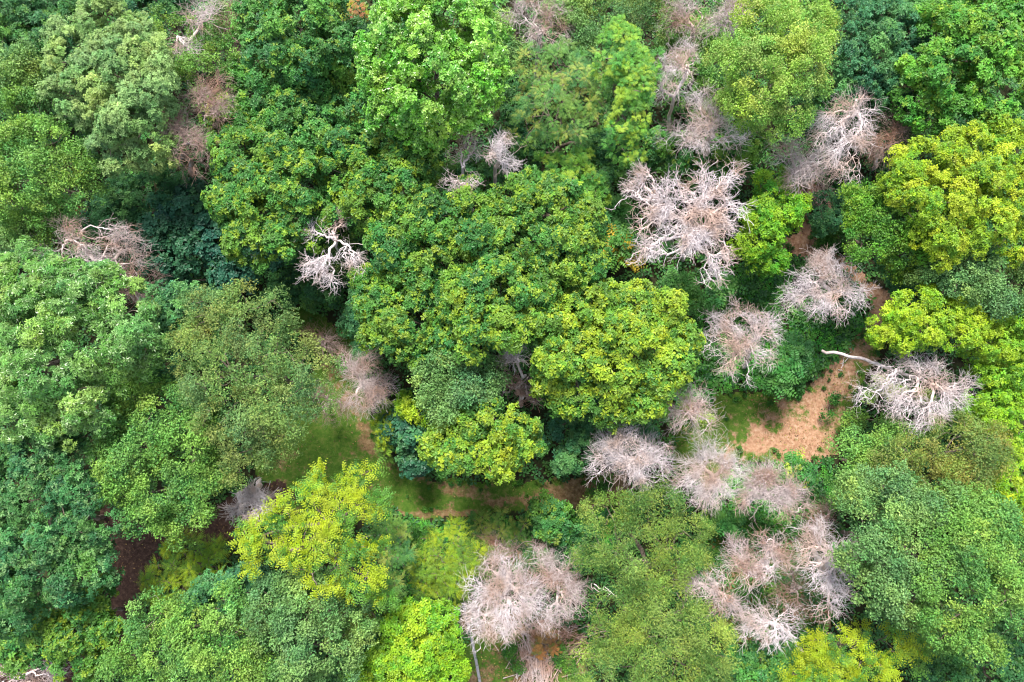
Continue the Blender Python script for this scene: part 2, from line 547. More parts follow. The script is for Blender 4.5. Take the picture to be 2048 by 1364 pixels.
SP = {
    # palmate rosettes with yellow young tips
    'maple': dict(mode='ros', s=0.62, k=12.5, q=6, L=0.31, w=0.55, jit=0.3, tip=lin(176, 200, 44, .62), tipf=0.2,
                  pal=P_((84, 150, 52, 3), (66, 138, 56, 3), (110, 165, 45, 2), warm=1.1, k=1.0)),
    'maple_green': dict(mode='ros', s=0.62, k=12.5, q=6, L=0.31, w=0.55, jit=0.3, tip=lin(165, 190, 55, .62), tipf=0.15,
                        pal=P_((70, 142, 60, 3), (58, 128, 64, 3), (92, 158, 58, 2), k=1.24, warm=1.15)),
    'maple_gold': dict(mode='ros', s=0.62, k=12.5, q=6, L=0.31, w=0.55, jit=0.3, tip=lin(190, 206, 36, .62), tipf=0.3,
                       pal=P_((112, 168, 44, 3), (88, 150, 50, 3), (140, 184, 36, 2), k=0.98)),
    'bright': dict(mode='ros', s=0.6, k=15, q=6, L=0.27, w=0.6, jit=0.5, tip=lin(190, 230, 120, .62), tipf=0.2,
                   pal=P_((118, 190, 48, 4), (94, 172, 42, 3), (140, 205, 66, 2)), gloss=True),
    'sage': dict(mode='ros', s=0.5, k=17, q=6, L=0.21, w=0.5, jit=0.35, tip=lin(165, 200, 120, .62), tipf=0.2,
                 pal=P_((124, 170, 100, 3), (106, 158, 88, 3), (140, 182, 106, 2), k=1.24, warm=1.12)),
    'ash': dict(mode='ros', s=0.6, k=17, q=7, L=0.28, w=0.36, jit=0.45, tip=lin(170, 208, 130, .62), tipf=0.22,
                pal=P_((92, 156, 68, 3), (76, 140, 62, 3), (112, 170, 78, 2), k=1.40, warm=1.25), gloss=True),
    'teal': dict(mode='ros', s=0.6, k=15, q=6, L=0.25, w=0.5, jit=0.4, tip=lin(120, 175, 100, .62), tipf=0.15,
                 pal=P_((60, 130, 84, 3), (48, 115, 74, 3), (78, 145, 82, 2), k=1.30, warm=1.15)),
    'deep': dict(mode='ros', s=0.62, k=14, q=6, L=0.27, w=0.5, jit=0.4, tip=lin(130, 180, 70, .62), tipf=0.1,
                 pal=P_((52, 122, 66, 3), (42, 106, 58, 3), (70, 136, 62, 2), k=1.30, warm=1.25)),
    'bigleaf': dict(mode='ros', s=0.6, k=7, q=5, L=0.36, w=0.85, jit=0.25, tip=None, tipf=0,
                    pal=P_((52, 118, 92, 3), (44, 104, 78, 3), (70, 136, 92, 1), warm=1.0)),
    'olive': dict(mode='fine', s=0.75, k=26, q=5, L=0.17, w=0.5, tip=lin(176, 190, 100, .62), tipf=0.14,
                  pal=P_((122, 160, 84, 3), (102, 148, 80, 3), (134, 156, 80, 2), warm=1.02, k=1.21)),
    'olive_brown': dict(mode='fine', s=0.7, k=26, q=5, L=0.17, w=0.5, tip=lin(190, 180, 90, .62), tipf=0.15,
                        pal=P_((132, 160, 72, 3), (114, 148, 68, 3), (150, 158, 74, 2), warm=1.02)),
    'mid': dict(mode='fine', s=0.66, k=24, q=5, L=0.2, w=0.55, tip=lin(150, 200, 84, .62), tipf=0.18,
                pal=P_((104, 162, 72, 3), (86, 148, 68, 3), (126, 176, 76, 2), k=1.35, warm=1.12)),
    'mid_blue': dict(mode='fine', s=0.62, k=22, q=5, L=0.2, w=0.6, tip=lin(140, 190, 104, .62), tipf=0.15,
                     pal=P_((94, 152, 88, 3), (78, 138, 78, 3), (112, 166, 88, 2), k=1.40, warm=1.3)),
    'willow': dict(mode='fine', s=0.85, k=32, q=5, L=0.22, w=0.26, tip=lin(186, 200, 90, .62), tipf=0.16,
                   pal=P_((118, 156, 66, 3), (98, 144, 62, 3), (140, 170, 72, 2), warm=1.02, k=1.21)),
    'pale': dict(mode='fine', s=0.62, k=26, q=5, L=0.19, w=0.5, tip=lin(200, 214, 120, .62), tipf=0.25,
                 pal=P_((144, 190, 72, 3), (124, 176, 66, 3), (160, 190, 84, 2), warm=1.02, k=1.30)),
    'lime': dict(mode='ros', s=0.55, k=16, q=5, L=0.24, w=0.5, jit=0.45, tip=lin(176, 212, 24, .62), tipf=0.25,
                 pal=P_((132, 192, 18, 3), (108, 176, 22, 3), (160, 205, 18, 2))),
    'yellow': dict(mode='ros', s=0.55, k=16, q=5, L=0.24, w=0.5, jit=0.4, tip=lin(186, 214, 20, .62), tipf=0.35,
                   pal=P_((146, 196, 16, 3), (120, 182, 18, 3), (164, 204, 18, 2))),
    'mimosa': dict(mode='frond', s=0.5, k=14, pairs=6, FL=0.5, L=0.13, w=0.42, droop=0.25, fwd=0.9,
                   tip=lin(176, 210, 60, .62), tipf=0.25, pal=P_((96, 170, 58, 3), (80, 155, 52, 3), (120, 185, 50, 2))),
    'pinnate': dict(mode='frond', s=0.85, k=20, pairs=5, FL=0.85, L=0.14, w=0.6, droop=0.12, fwd=0.9, open=0.05,
                    tip=lin(196, 212, 26, .62), tipf=0.62, pal=P_((100, 160, 42, 3), (80, 146, 46, 3), (140, 186, 30, 1))),
    'ailanthus': dict(mode='frond', s=0.8, k=8, pairs=6, FL=1.4, L=0.36, w=0.52, droop=0.3, fwd=0.45,
                      tip=None, tipf=0, pal=P_((74, 156, 66, 3), (60, 138, 60, 3), (100, 176, 70, 1), warm=1.25)),
    'feather': dict(mode='frond', s=0.5, k=11, pairs=8, FL=0.8, L=0.1, w=0.4, droop=0.45, fwd=0.7,
                    tip=lin(190, 212, 30, .62), tipf=0.35, pal=P_((140, 186, 30, 3), (112, 160, 36, 3), (92, 142, 44, 2))),
    'wispy': dict(mode='frond', s=0.6, k=13, pairs=7, FL=0.6, L=0.1, w=0.45, droop=0.2, fwd=0.8,
                  tip=lin(190, 200, 90, .62), tipf=0.25, pal=P_((110, 158, 66, 3), (92, 146, 60, 3), (70, 132, 66, 2), warm=1.02, k=1.35)),
    'shrub': dict(mode='fine', s=0.45, k=16, q=5, L=0.17, w=0.6, tip=lin(120, 180, 60, .62), tipf=0.1,
                  pal=P_((66, 140, 50, 3), (54, 122, 46, 3), (88, 156, 50, 1), warm=1.2)),
}


def world_lobes(px_lobes, H, dome=0.55):
    """turn crown outlines read off the photograph into balls of foliage at their true height"""
    L = np.array([l[:3] for l in px_lobes], float)
    w = L[:, 2] ** 2
    cx, cy = (L[:, 0] * w).sum() / w.sum(), (L[:, 1] * w).sum() / w.sum()
    ext = max(np.sqrt((L[:, 0] - cx) ** 2 + (L[:, 1] - cy) ** 2).max(), 1)
    out = []
    for l in px_lobes:
        x, y, r = l[:3]
        dz = l[3] if len(l) > 3 else 0.0
        dist = math.hypot(x - cx, y - cy) / ext
        _, mpp = at(x, y, H * 0.8)
        rw = r * mpp * 1.08
        zc = H - rw * 0.85 - dome * dist * dist * H * 0.28 + dz
        zc = max(zc, 0.25)
        p, mpp = at(x, y, zc + rw * 0.35)
        p[2] = zc
        out.append((p, r * mpp * 1.08))
    return out, at(cx, cy, H * 0.6)[0]


def live_tree(seed, kind, label, H, px_lobes, name='broadleaf_tree', cat='tree', group='leafy trees of the wood',
              base=None, dens=1.35, over=None, low=-0.25, dome=0.55):
    rng = np.random.RandomState(seed)
    sp = dict(SP[kind])
    if over:
        sp.update(over)
    lobes, cen = world_lobes(px_lobes, H, dome)
    bp = at(*base)[0] if base else np.array((cen[0], cen[1], 0.0))
    bp[2] = 0.0
    C, Nn, R = lobe_clumps(rng, lobes, sp['s'], dens, low)
    ok = C[:, 2] > 0.15
    C, Nn, R = C[ok], Nn[ok], R[ok]
    root = thing(name, bp, label, cat, group)
    V, F, cols = foliage(rng, C, Nn, R, sp)
    V[:, 2] = np.maximum(V[:, 2], 0.06)
    link_mesh('crown', V - bp, F, LEAF_GLOSS if sp.get('gloss') else LEAF, root, cols)
    # limbs reach up inside the crown to its clumps
    nb = min(len(C), 130)
    sel = rng.choice(len(C), nb, replace=False)
    A = C[sel] - Nn[sel] * (R[sel, None] * 0.1)
    lc = np.array([l[0] for l in lobes]); lr = np.array([l[1] for l in lobes])
    A2 = lc - np.array([0, 0, 1.0]) * lr[:, None] * 0.4
    fork = bp * 0.4 + np.mean(lc, 0) * 0.6
    fork[2] = max(0.3, H * 0.35)
    A2 = A2[A2[:, 2] > fork[2] * 0.8] if (A2[:, 2] > fork[2] * 0.8).any() else A2
    trunk = [bp - np.array([0, 0, 0.15]), bp * 0.9 + fork * 0.1 + rng.normal(0, 0.03, 3), bp * 0.5 + fork * 0.5 + rng.normal(0, 0.08, 3), fork]
    X, par = grow(trunk, np.concatenate([A2, A]), 0.25)
    seg = branches(rng, X, par, rt=0.02, ex=0.47, wig=0.06, rmax=0.33 * H / 13)
    tube_object('trunk', seg, np.ones(len(seg[0]), bool), 6, BARK, root, bp)
    return root


def dead_tree(seed, tone, label, H, px_lobes, base, n=1500, rt=0.0085, tl=0.85, wig=0.13, bf=0.5, fork=0.68, rmax=0.2, name='dead_tree',
              cat='dead tree', group='bare dead trees', spine=None, leaves=None, twigs=3, shell=0.5, curl=0.6, dome=0.5, frac=0.85):
    rng = np.random.RandomState(seed)
    lobes, cen = world_lobes(px_lobes, H, dome)
    bp = at(*base)[0] if base else np.array((cen[0], cen[1], 0.0))
    vol = np.array([r ** 2 for _, r in lobes]); vol = vol / vol.sum()
    A = []
    for (c, r), v in zip(lobes, vol):
        m = max(8, int(n * frac * v))
        d = sph(rng, m); d[:, 2] = np.where(d[:, 2] < -0.35, -d[:, 2], d[:, 2])
        rad = np.where(rng.random(m) < shell, rng.uniform(0.7, 1.0, m), rng.uniform(0.1, 0.8, m)) * r * rng.uniform(0.8, 1.12, m) * (1 + 0.22 * np.sin(np.arctan2(d[:, 1], d[:, 0]) * rng.randint(2, 6) + rng.uniform(0, 6)))
        A.append(c + d * rad[:, None] * np.array([1, 1, 0.5]))
    A = np.concatenate(A)
    A = A[A[:, 2] > 0.15]
    gp = rng.uniform(0, 6.3, 6)
    gap = (np.sin(A[:, 0] * 2.1 + gp[0]) * np.sin(A[:, 1] * 2.3 + gp[1]) + np.sin(A[:, 1] * 3.9 + A[:, 2] * 1.5 + gp[2]) * np.sin(A[:, 0] * 3.3 + gp[3]) * 0.7)
    A = A[gap > -0.35]
    # storms have broken pieces out of the rim, differently for every tree
    q_ = A[:, :2] - A[:, :2].mean(0)
    an, dd = np.arctan2(q_[:, 1], q_[:, 0]), np.linalg.norm(q_, axis=1)
    out_ = np.zeros(len(A), bool)
    for a0 in rng.uniform(-math.pi, math.pi, 3):
        out_ |= (np.abs((an - a0 + math.pi) % (2 * math.pi) - math.pi) < rng.uniform(0.12, 0.32)) & (dd > np.median(dd) * rng.uniform(0.6, 1.2))
    A = A[~out_ | (rng.random(len(A)) < 0.15)]
    if spine:                       # a visible leading stem, given as photo points with heights
        tr = [at(x, y, z)[0] for x, y, z in spine]
        usable0 = 1
    else:
        lc = np.mean([l[0] for l in lobes], 0)
        fk = bp * 0.3 + lc * 0.7
        fk[2] = max(0.4, H * fork)
        tr = [bp - np.array([0, 0, 0.15]), bp * 0.85 + fk * 0.15 + rng.normal(0, 0.03, 3), bp * 0.5 + fk * 0.5 + rng.normal(0, 0.12, 3), fk]
        tr[1][2] = fk[2] * 0.15; tr[2][2] = fk[2] * 0.5
    root = thing(name, (tr[0][0], tr[0][1], 0.0), label, cat, group)
    org = np.array((tr[0][0], tr[0][1], 0.0))
    X, par = grow(tr, A, bf)
    seg = branches(rng, X, par, rt=rt, ex=0.4, wig=wig, nsp=len(tr), twigs=twigs, tlen=tl, rmax=rmax, curl=curl)
    big = np.maximum(seg[4], seg[5]) > 0.034
    m = DEADM[tone]
    tube_object('trunk', seg, big, 7, m, root, org)
    tube_object('branches', seg, ~big, 3, TWIGM[tone], root, org)
    if leaves:
        kind, lob2, lH = leaves
        l2, _ = world_lobes(lob2, lH)
        C, Nn, R = lobe_clumps(rng, l2, SP[kind]['s'] * 0.8, 0.9, -0.1, 0.25)
        V, F, cols = foliage(rng, C, Nn, R, SP[kind])
        link_mesh('leaves', V - org, F, LEAF, root, cols)
    return root

# ------------------------------------------------------------------ ground
def seg_dist(P, line):
    best = np.full(len(P), 1e9)
    for a, b in zip(line[:-1], line[1:]):
        ab = b - a
        t = np.clip(((P - a) @ ab) / (ab @ ab), 0, 1)
        best = np.minimum(best, np.linalg.norm(P - a - t[:, None] * ab, axis=1))
    return best


def inside(P, poly):
    x, y = P[:, 0], P[:, 1]
    r = np.zeros(len(P), bool)
    n = len(poly)
    j = n - 1
    for i in range(n):
        xi, yi = poly[i]; xj, yj = poly[j]
        c = ((yi > y) != (yj > y)) & (x < (xj - xi) * (y - yi) / (yj - yi + 1e-12) + xi)
        r ^= c
        j = i
    return r


def gpoly(pts):
    return np.array([at(x, y)[0][:2] for x, y in pts])


def wob(P, s, amp, seed=0):
    r = np.random.RandomState(seed)
    o = 0
    for k in range(5):
        f = s * 1.7 ** k
        a = r.uniform(0, 6.3); d = np.array((math.cos(a), math.sin(a)))
        b = r.uniform(0, 6.3); e = np.array((math.cos(b), math.sin(b)))
        o = o + np.sin(P @ d * f + r.uniform(0, 6)) * np.cos(P @ e * f * 1.3 + r.uniform(0, 6)) / 1.35 ** k
    return o * amp


def sheet(name, poly, z, mat, step=0.14, zone=None, jag=0.22, seed=0):
    lo, hi = poly.min(0) - 0.6, poly.max(0) + 0.6
    nx, ny = int((hi[0] - lo[0]) / step), int((hi[1] - lo[1]) / step)
    xs = lo[0] + np.arange(nx + 1) * step; ys = lo[1] + np.arange(ny + 1) * step
    X, Y = np.meshgrid(xs, ys)
    P = np.stack([X.ravel(), Y.ravel()], 1)
    cx = (X[:-1, :-1] + step / 2).ravel(); cy = (Y[:-1, :-1] + step / 2).ravel()
    Cc = np.stack([cx, cy], 1)
    warp = np.stack([wob(Cc, 1.6, jag, seed), wob(Cc, 1.6, jag, seed + 1)], 1)
    k = inside(Cc + warp, poly)
    ids = np.arange((nx + 1) * (ny + 1)).reshape(ny + 1, nx + 1)
    F = np.stack([ids[:-1, :-1].ravel(), ids[:-1, 1:].ravel(), ids[1:, 1:].ravel(), ids[1:, :-1].ravel()], 1)[k]
    used = np.unique(F)
    re = np.full(len(P), -1); re[used] = np.arange(len(used))
    V = np.concatenate([P[used], np.full((len(used), 1), z)], 1)
    o = link_mesh(name, V, re[F], mat, smooth=True)
    if zone is not None:
        a = o.data.attributes.new("bare", 'FLOAT', 'POINT')
        a.data.foreach_set("value", zone(P[used]).astype(np.float32))
    tag(o, None, None, kind="structure")
    return o


soil = [(0.3, lin(30, 34, 22, .8)), (0.5, lin(52, 50, 34, .8)), (0.7, lin(44, 66, 34, .8))]
G = 260.0
gx = np.linspace(-G, G, 41)
GX, GY = np.meshgrid(gx, gx)
ids = np.arange(41 * 41).reshape(41, 41)
gV = np.stack([GX.ravel(), GY.ravel(), np.zeros(41 * 41)], 1)
gF = np.stack([ids[:-1, :-1].ravel(), ids[:-1, 1:].ravel(), ids[1:, 1:].ravel(), ids[1:, :-1].ravel()], 1)
ground = link_mesh('ground', gV, gF, ground_mat("forest_floor", soil, 1.1), smooth=True)
tag(ground, None, None, kind="structure")

GREEN = [(0.3, lin(58, 92, 32, .6)), (0.5, lin(84, 118, 42, .6)), (0.68, lin(118, 128, 64, .6))]

TAN = [(0.32, lin(140, 100, 78, .6)), (0.5, lin(182, 142, 114, .6)), (0.68, lin(206, 174, 148, .6))]
BROWN = [(0.32, lin(104, 84, 56, .66)), (0.5, lin(140, 114, 82, .66)), (0.68, lin(170, 144, 112, .66))]
DARKSOIL = [(0.32, lin(58, 44, 38, .6)), (0.5, lin(82, 62, 54, .6)), (0.68, lin(116, 92, 78, .6))]

lawn_left = gpoly([(560, 590), (640, 630), (700, 665), (730, 760), (740, 820), (760, 880), (800, 930), (860, 960), (1180, 955),
                   (1260, 940), (1260, 1010), (1150, 1020), (980, 1030), (850, 1036), (780, 1020), (700, 1060), (540, 1060), (500, 900), (600, 800), (640, 700), (560, 640)])
wear_l = [gpoly(l) for l in ([(500, 600), (640, 700), (700, 800), (740, 900), (860, 960), (1000, 1005), (1260, 985)],
                              [(790, 1028), (900, 1030), (960, 1025)], [(520, 1030), (590, 900)])]


def zl(P):
    d = seg_dist(P, wear_l[0])
    b = 0.6 * np.exp(-(d / 0.9) ** 2)
    b = np.maximum(b, 0.6 * np.exp(-(seg_dist(P, wear_l[1]) / 0.45) ** 2))
    b = np.maximum(b, 0.3 * np.exp(-(seg_dist(P, wear_l[2]) / 1.2) ** 2))
    east = np.clip((P[:, 0] - at(1060, 990)[0][0]) / 3.0, 0, 1) * 0.5
    return np.maximum(b, 0.2) + east + wob(P, 0.9, 0.10, 5)


sheet('lawn', lawn_left, 0.006, ground_mat("worn_grass", GREEN, 2.2, zone=("bare", BROWN)), zone=zl, seed=3)

lawn_right = gpoly([(1340, 930), (1345, 850), (1400, 810), (1440, 785), (1500, 782), (1560, 790), (1590, 790), (1640, 745), (1700, 690),
                    (1740, 640), (1800, 660), (1740, 740), (1720, 790), (1690, 860), (1680, 905), (1640, 926), (1590, 932), (1520, 925), (1460, 930), (1420, 980)])
bare_r = gpoly([(1500, 865), (1560, 830), (1610, 790), (1650, 740), (1700, 690), (1745, 640), (1790, 650), (1725, 735), (1700, 800), (1660, 850), (1670, 905), (1600, 925), (1480, 922), (1470, 900)])


def zr(P):
    ins = inside(P, bare_r)
    closed = np.concatenate([bare_r, bare_r[:1]])
    d = seg_dist(P, closed)
    return np.where(ins, 0.46 + 0.36 * np.clip(d / 1.6, 0, 1), 0.46 - 0.3 * np.clip(d / 2.6, 0, 1)) + wob(P, 1.1, 0.08, 9)


sheet('dry_clearing', lawn_right, 0.006, ground_mat("dry_grass", GREEN, 2.4, zone=("bare", TAN)), zone=zr, seed=7)
path_n = gpoly([(1590, 420), (1620, 430), (1625, 475), (1670, 500), (1740, 560), (1785, 590), (1790, 620), (1760, 650), (1735, 640), (1740, 600), (1690, 545), (1620, 520), (1560, 500), (1560, 478), (1600, 470)])
sheet('dirt_path', path_n, 0.010, ground_mat("trodden_earth", [(p, c * 0.92) for p, c in TAN], 2.4), jag=0.12, seed=11)
soil_l = gpoly([(200, 1000), (300, 1060), (430, 1010), (560, 960), (600, 1000), (470, 1080), (330, 1090), (290, 1180), (280, 1260), (230, 1330), (160, 1364), (-20, 1380), (-20, 1310), (120, 1310), (200, 1260), (230, 1150)])
sheet('bare_soil', soil_l, 0.010, ground_mat("brown_litter", DARKSOIL, 3.2), jag=0.2, seed=13)
yard = gpoly([(900, 1200), (960, 1190), (1100, 1230), (1170, 1260), (1170, 1400), (900, 1400), (930, 1290)])
sheet('rough_lawn', yard, 0.006, ground_mat("patchy_grass", GREEN, 2.4, zone=("bare", BROWN)), zone=lambda P: 0.42 + wob(P, 0.8, 0.16, 15), seed=17)
glade = gpoly([(1400, 1080), (1420, 1040), (1560, 1040), (1680, 1060), (1690, 1150), (1660, 1250), (1560, 1290), (1450, 1280), (1380, 1180)])
sheet('glade', glade, 0.014, ground_mat("glade_grass", GREEN, 2.4, zone=("bare", BROWN)), zone=lambda P: 0.40 + wob(P, 0.8, 0.2, 19), seed=21)

OPEN = [lawn_left, lawn_right, path_n, soil_l, yard]


# low green cover between the trees, and the taller thicket where it grows between crowns
def cover(name, seed, region, n, L, hmax, pal, kind_group=4, avoid=OPEN, w=0.6, zb=0.03, mat=None):
    rng = np.random.RandomState(seed)
    lo, hi = region.min(0), region.max(0)
    P = rng.uniform(lo, hi, (n, 2))
    k = inside(P, region)
    for a in avoid:
        kk = inside(P + np.stack([wob(P, 1.6, 0.22, 1), wob(P, 1.6, 0.22, 2)], 1), a)
        k &= ~kk
    P = P[k]
    h = np.clip(0.45 + wob(P, 0.8, 0.35, seed) + wob(P, 2.4, 0.2, seed + 2), 0.03, 1.3) * hmax
    m = len(P)
    c = np.concatenate([P, (zb + h * rng.uniform(0.5, 1.0, m))[:, None]], 1)
    q = kind_group
    i2 = np.repeat(np.arange(m), q)
    nn = norm(rng.normal(0, 0.3, (m, 3)) + np.array([0, 0, 1.0]))
    u, v = perp_frame(nn)
    a = np.tile(np.arange(q) * 2 * math.pi / q, m) + np.repeat(rng.uniform(0, 6.3, m), q)
    D = norm(u[i2] * np.cos(a)[:, None] + v[i2] * np.sin(a)[:, None] + nn[i2] * 0.1)
    cols = pick_cols(rng, pal, m) * np.exp(rng.normal(0, 0.15, (m, 1)))
    B = c[i2] + D * L * 0.1
    ll = L * rng.uniform(0.7, 1.3, m * q)
    V, F = leaf_quads(B, D, norm(nn[i2] + rng.normal(0, 0.15, (m * q, 3))), ll, ll * w, 0.12)
    V[:, 2] = np.maximum(V[:, 2], 0.025)
    o = link_mesh(name, V, F, mat or LEAF, None, cols[i2])
    return o


whole = np.array([(-58.0, -55.0), (58.0, -55.0), (58.0, 62.0), (-58.0, 62.0)])
pal_u = P_((62, 126, 56, 3), (80, 142, 56, 2), (50, 108, 58, 2), k=1.2)
u = cover('undergrowth', 1, whole, 90000, 0.34, 1.5, pal_u)
tag(u, 'low dark green undergrowth filling the gaps below the trees', 'undergrowth', kind='stuff')
ivy1 = gpoly([(1560, 660), (1600, 600), (1700, 560), (1745, 580), (1760, 640), (1700, 690), (1600, 790), (1500, 790), (1400, 800), (1360, 830), (1340, 760), (1420, 560), (1560, 480), (1600, 520), (1560, 600)])
ivy2 = gpoly([(770, 1020), (860, 1040), (980, 1035), (1120, 1025), (1230, 1010), (1230, 1090), (1150, 1150), (960, 1160), (820, 1210), (760, 1180)])
ivy3 = gpoly([(1400, 1010), (1470, 930), (1660, 930), (1680, 1000), (1640, 1060), (1520, 1080), (1400, 1060)])
pal_i = P_((66, 148, 44, 3), (52, 128, 42, 3), (92, 166, 52, 1), k=2.0)
for k_, (pl_, sd) in enumerate(((ivy1, 31), (ivy2, 32), (ivy3, 33))):
    o = cover('ground_cover', sd, pl_, int((pl_.max(0) - pl_.min(0)).prod() * 34), 0.16, 0.45, pal_i, avoid=OPEN)
    tag(o, ('carpet of small green leaves between the pale bare trees and the dry clearing',
            'carpet of small green leaves below the curved lawn track',
            'carpet of small green leaves south of the dry clearing')[k_], 'ground cover', kind='stuff')


# short blades over the lawns
def grass(seed, region, dens, pal, avoid=()):
    rng = np.random.RandomState(seed)
    lo, hi = region.min(0), region.max(0)
    n = int((hi - lo).prod() * dens)
    P = rng.uniform(lo, hi, (n, 2))
    P = P[inside(P, region)]
    P = P[wob(P, 1.3, 1.0, seed) + rng.normal(0, 0.5, len(P)) > 0.1]
    m = len(P)
    B = np.concatenate([P, np.full((m, 1), 0.012)], 1)
    D = norm(rng.normal(0, 0.8, (m, 3)) + np.array([0, 0, 0.7])); D[:, 2] = np.abs(D[:, 2]) + 0.05
    V, F = leaf_quads(B, norm(D), norm(rng.normal(size=(m, 3)) + np.array([0, 0, 1.0])), rng.uniform(0.06, 0.16, m), np.full(m, 0.035), 0.0)
    V[:, 2] = np.maximum(V[:, 2], 0.013)
    return V, F, pick_cols(rng, pal, m) * np.exp(rng.normal(0, 0.2, (m, 1)))


gp = P_((78, 124, 44, 3), (98, 138, 52, 2), (130, 130, 70, 1))
sp_ = P_((210, 170, 130, 3), (150, 140, 80, 2), (110, 140, 60, 2))
parts = [grass(41, lawn_left, 60, gp), grass(42, lawn_right, 70, sp_), grass(43, yard, 60, gp)]
off = 0
for i, (V_, F_, c_) in enumerate(parts):
    parts[i] = (V_, F_ + off, c_); off += len(V_)
g_ = link_mesh('grass', np.concatenate([p[0] for p in parts]), np.concatenate([p[1] for p in parts]), LEAF, None, np.concatenate([p[2] for p in parts]))
tag(g_, 'short grass and dry straw on the lawn track and the clearing', 'grass', kind='stuff')

# fallen leaves, twigs and weeds on the open ground
lr_ = np.random.RandomState(55)
lv = []
for reg, cnt in ((lawn_left, 900), (lawn_right, 1500), (soil_l, 1500), (path_n, 500), (yard, 900), (glade, 1500)):
    lo, hi = reg.min(0), reg.max(0)
    P = lr_.uniform(lo, hi, (cnt * 2, 2)); P = P[inside(P, reg)]
    P = P[wob(P, 0.8, 1.0, 71) + lr_.normal(0, 0.6, len(P)) > 0.2]
    lv.append(P)
lv = np.concatenate(lv); m_ = len(lv)
B0 = np.concatenate([lv, lr_.uniform(0.02, 0.05, (m_, 1))], 1)
a_ = lr_.uniform(0, 6.3, m_)
V_, F_ = leaf_quads(B0, norm(np.stack([np.cos(a_), np.sin(a_), lr_.normal(0.1, 0.1, m_)], 1)), norm(lr_.normal(0, 0.3, (m_, 3)) + np.array([0, 0, 1.0])),
                    lr_.uniform(0.08, 0.2, m_), lr_.uniform(0.05, 0.11, m_), 0.1)
V_[:, 2] = np.maximum(V_[:, 2], 0.018)
o = link_mesh('leaf_litter', V_, F_, LEAF, None, pick_cols(lr_, P_((190, 150, 96, 3), (150, 110, 70, 3), (96, 70, 50, 2), (200, 190, 90, 1), warm=1.0), m_))
tag(o, 'brown and yellow fallen leaves strewn over the open ground', 'leaf litter', kind='stuff')
w_C = []
for reg, cnt in ((lawn_left, 110), (lawn_right, 150), (yard, 60), (glade, 120), (path_n, 40)):
    lo, hi = reg.min(0), reg.max(0)
    P = lr_.uniform(lo, hi, (cnt * 4, 2)); P = P[inside(P, reg)]
    closed = np.concatenate([reg, reg[:1]])
    d_ = seg_dist(P, closed)
    P = P[d_ < np.abs(lr_.normal(0, 0.9, len(P)))][:cnt]
    w_C.append(P)
w_C = np.concatenate(w_C)
w_C = np.concatenate([w_C, np.full((len(w_C), 1), 0.1)], 1)
wR = lr_.uniform(0.1, 0.32, len(w_C))
V_, F_, c_ = foliage(lr_, w_C, np.tile([0, 0, 1.0], (len(w_C), 1)), wR, dict(SP['shrub'], L=0.14, k=9))
V_[:, 2] = np.maximum(V_[:, 2], 0.02)
o = link_mesh('weeds', V_, F_, LEAF, None, c_)
tag(o, 'small weeds along the ragged edges of the lawn and the clearing', 'weeds', kind='stuff')

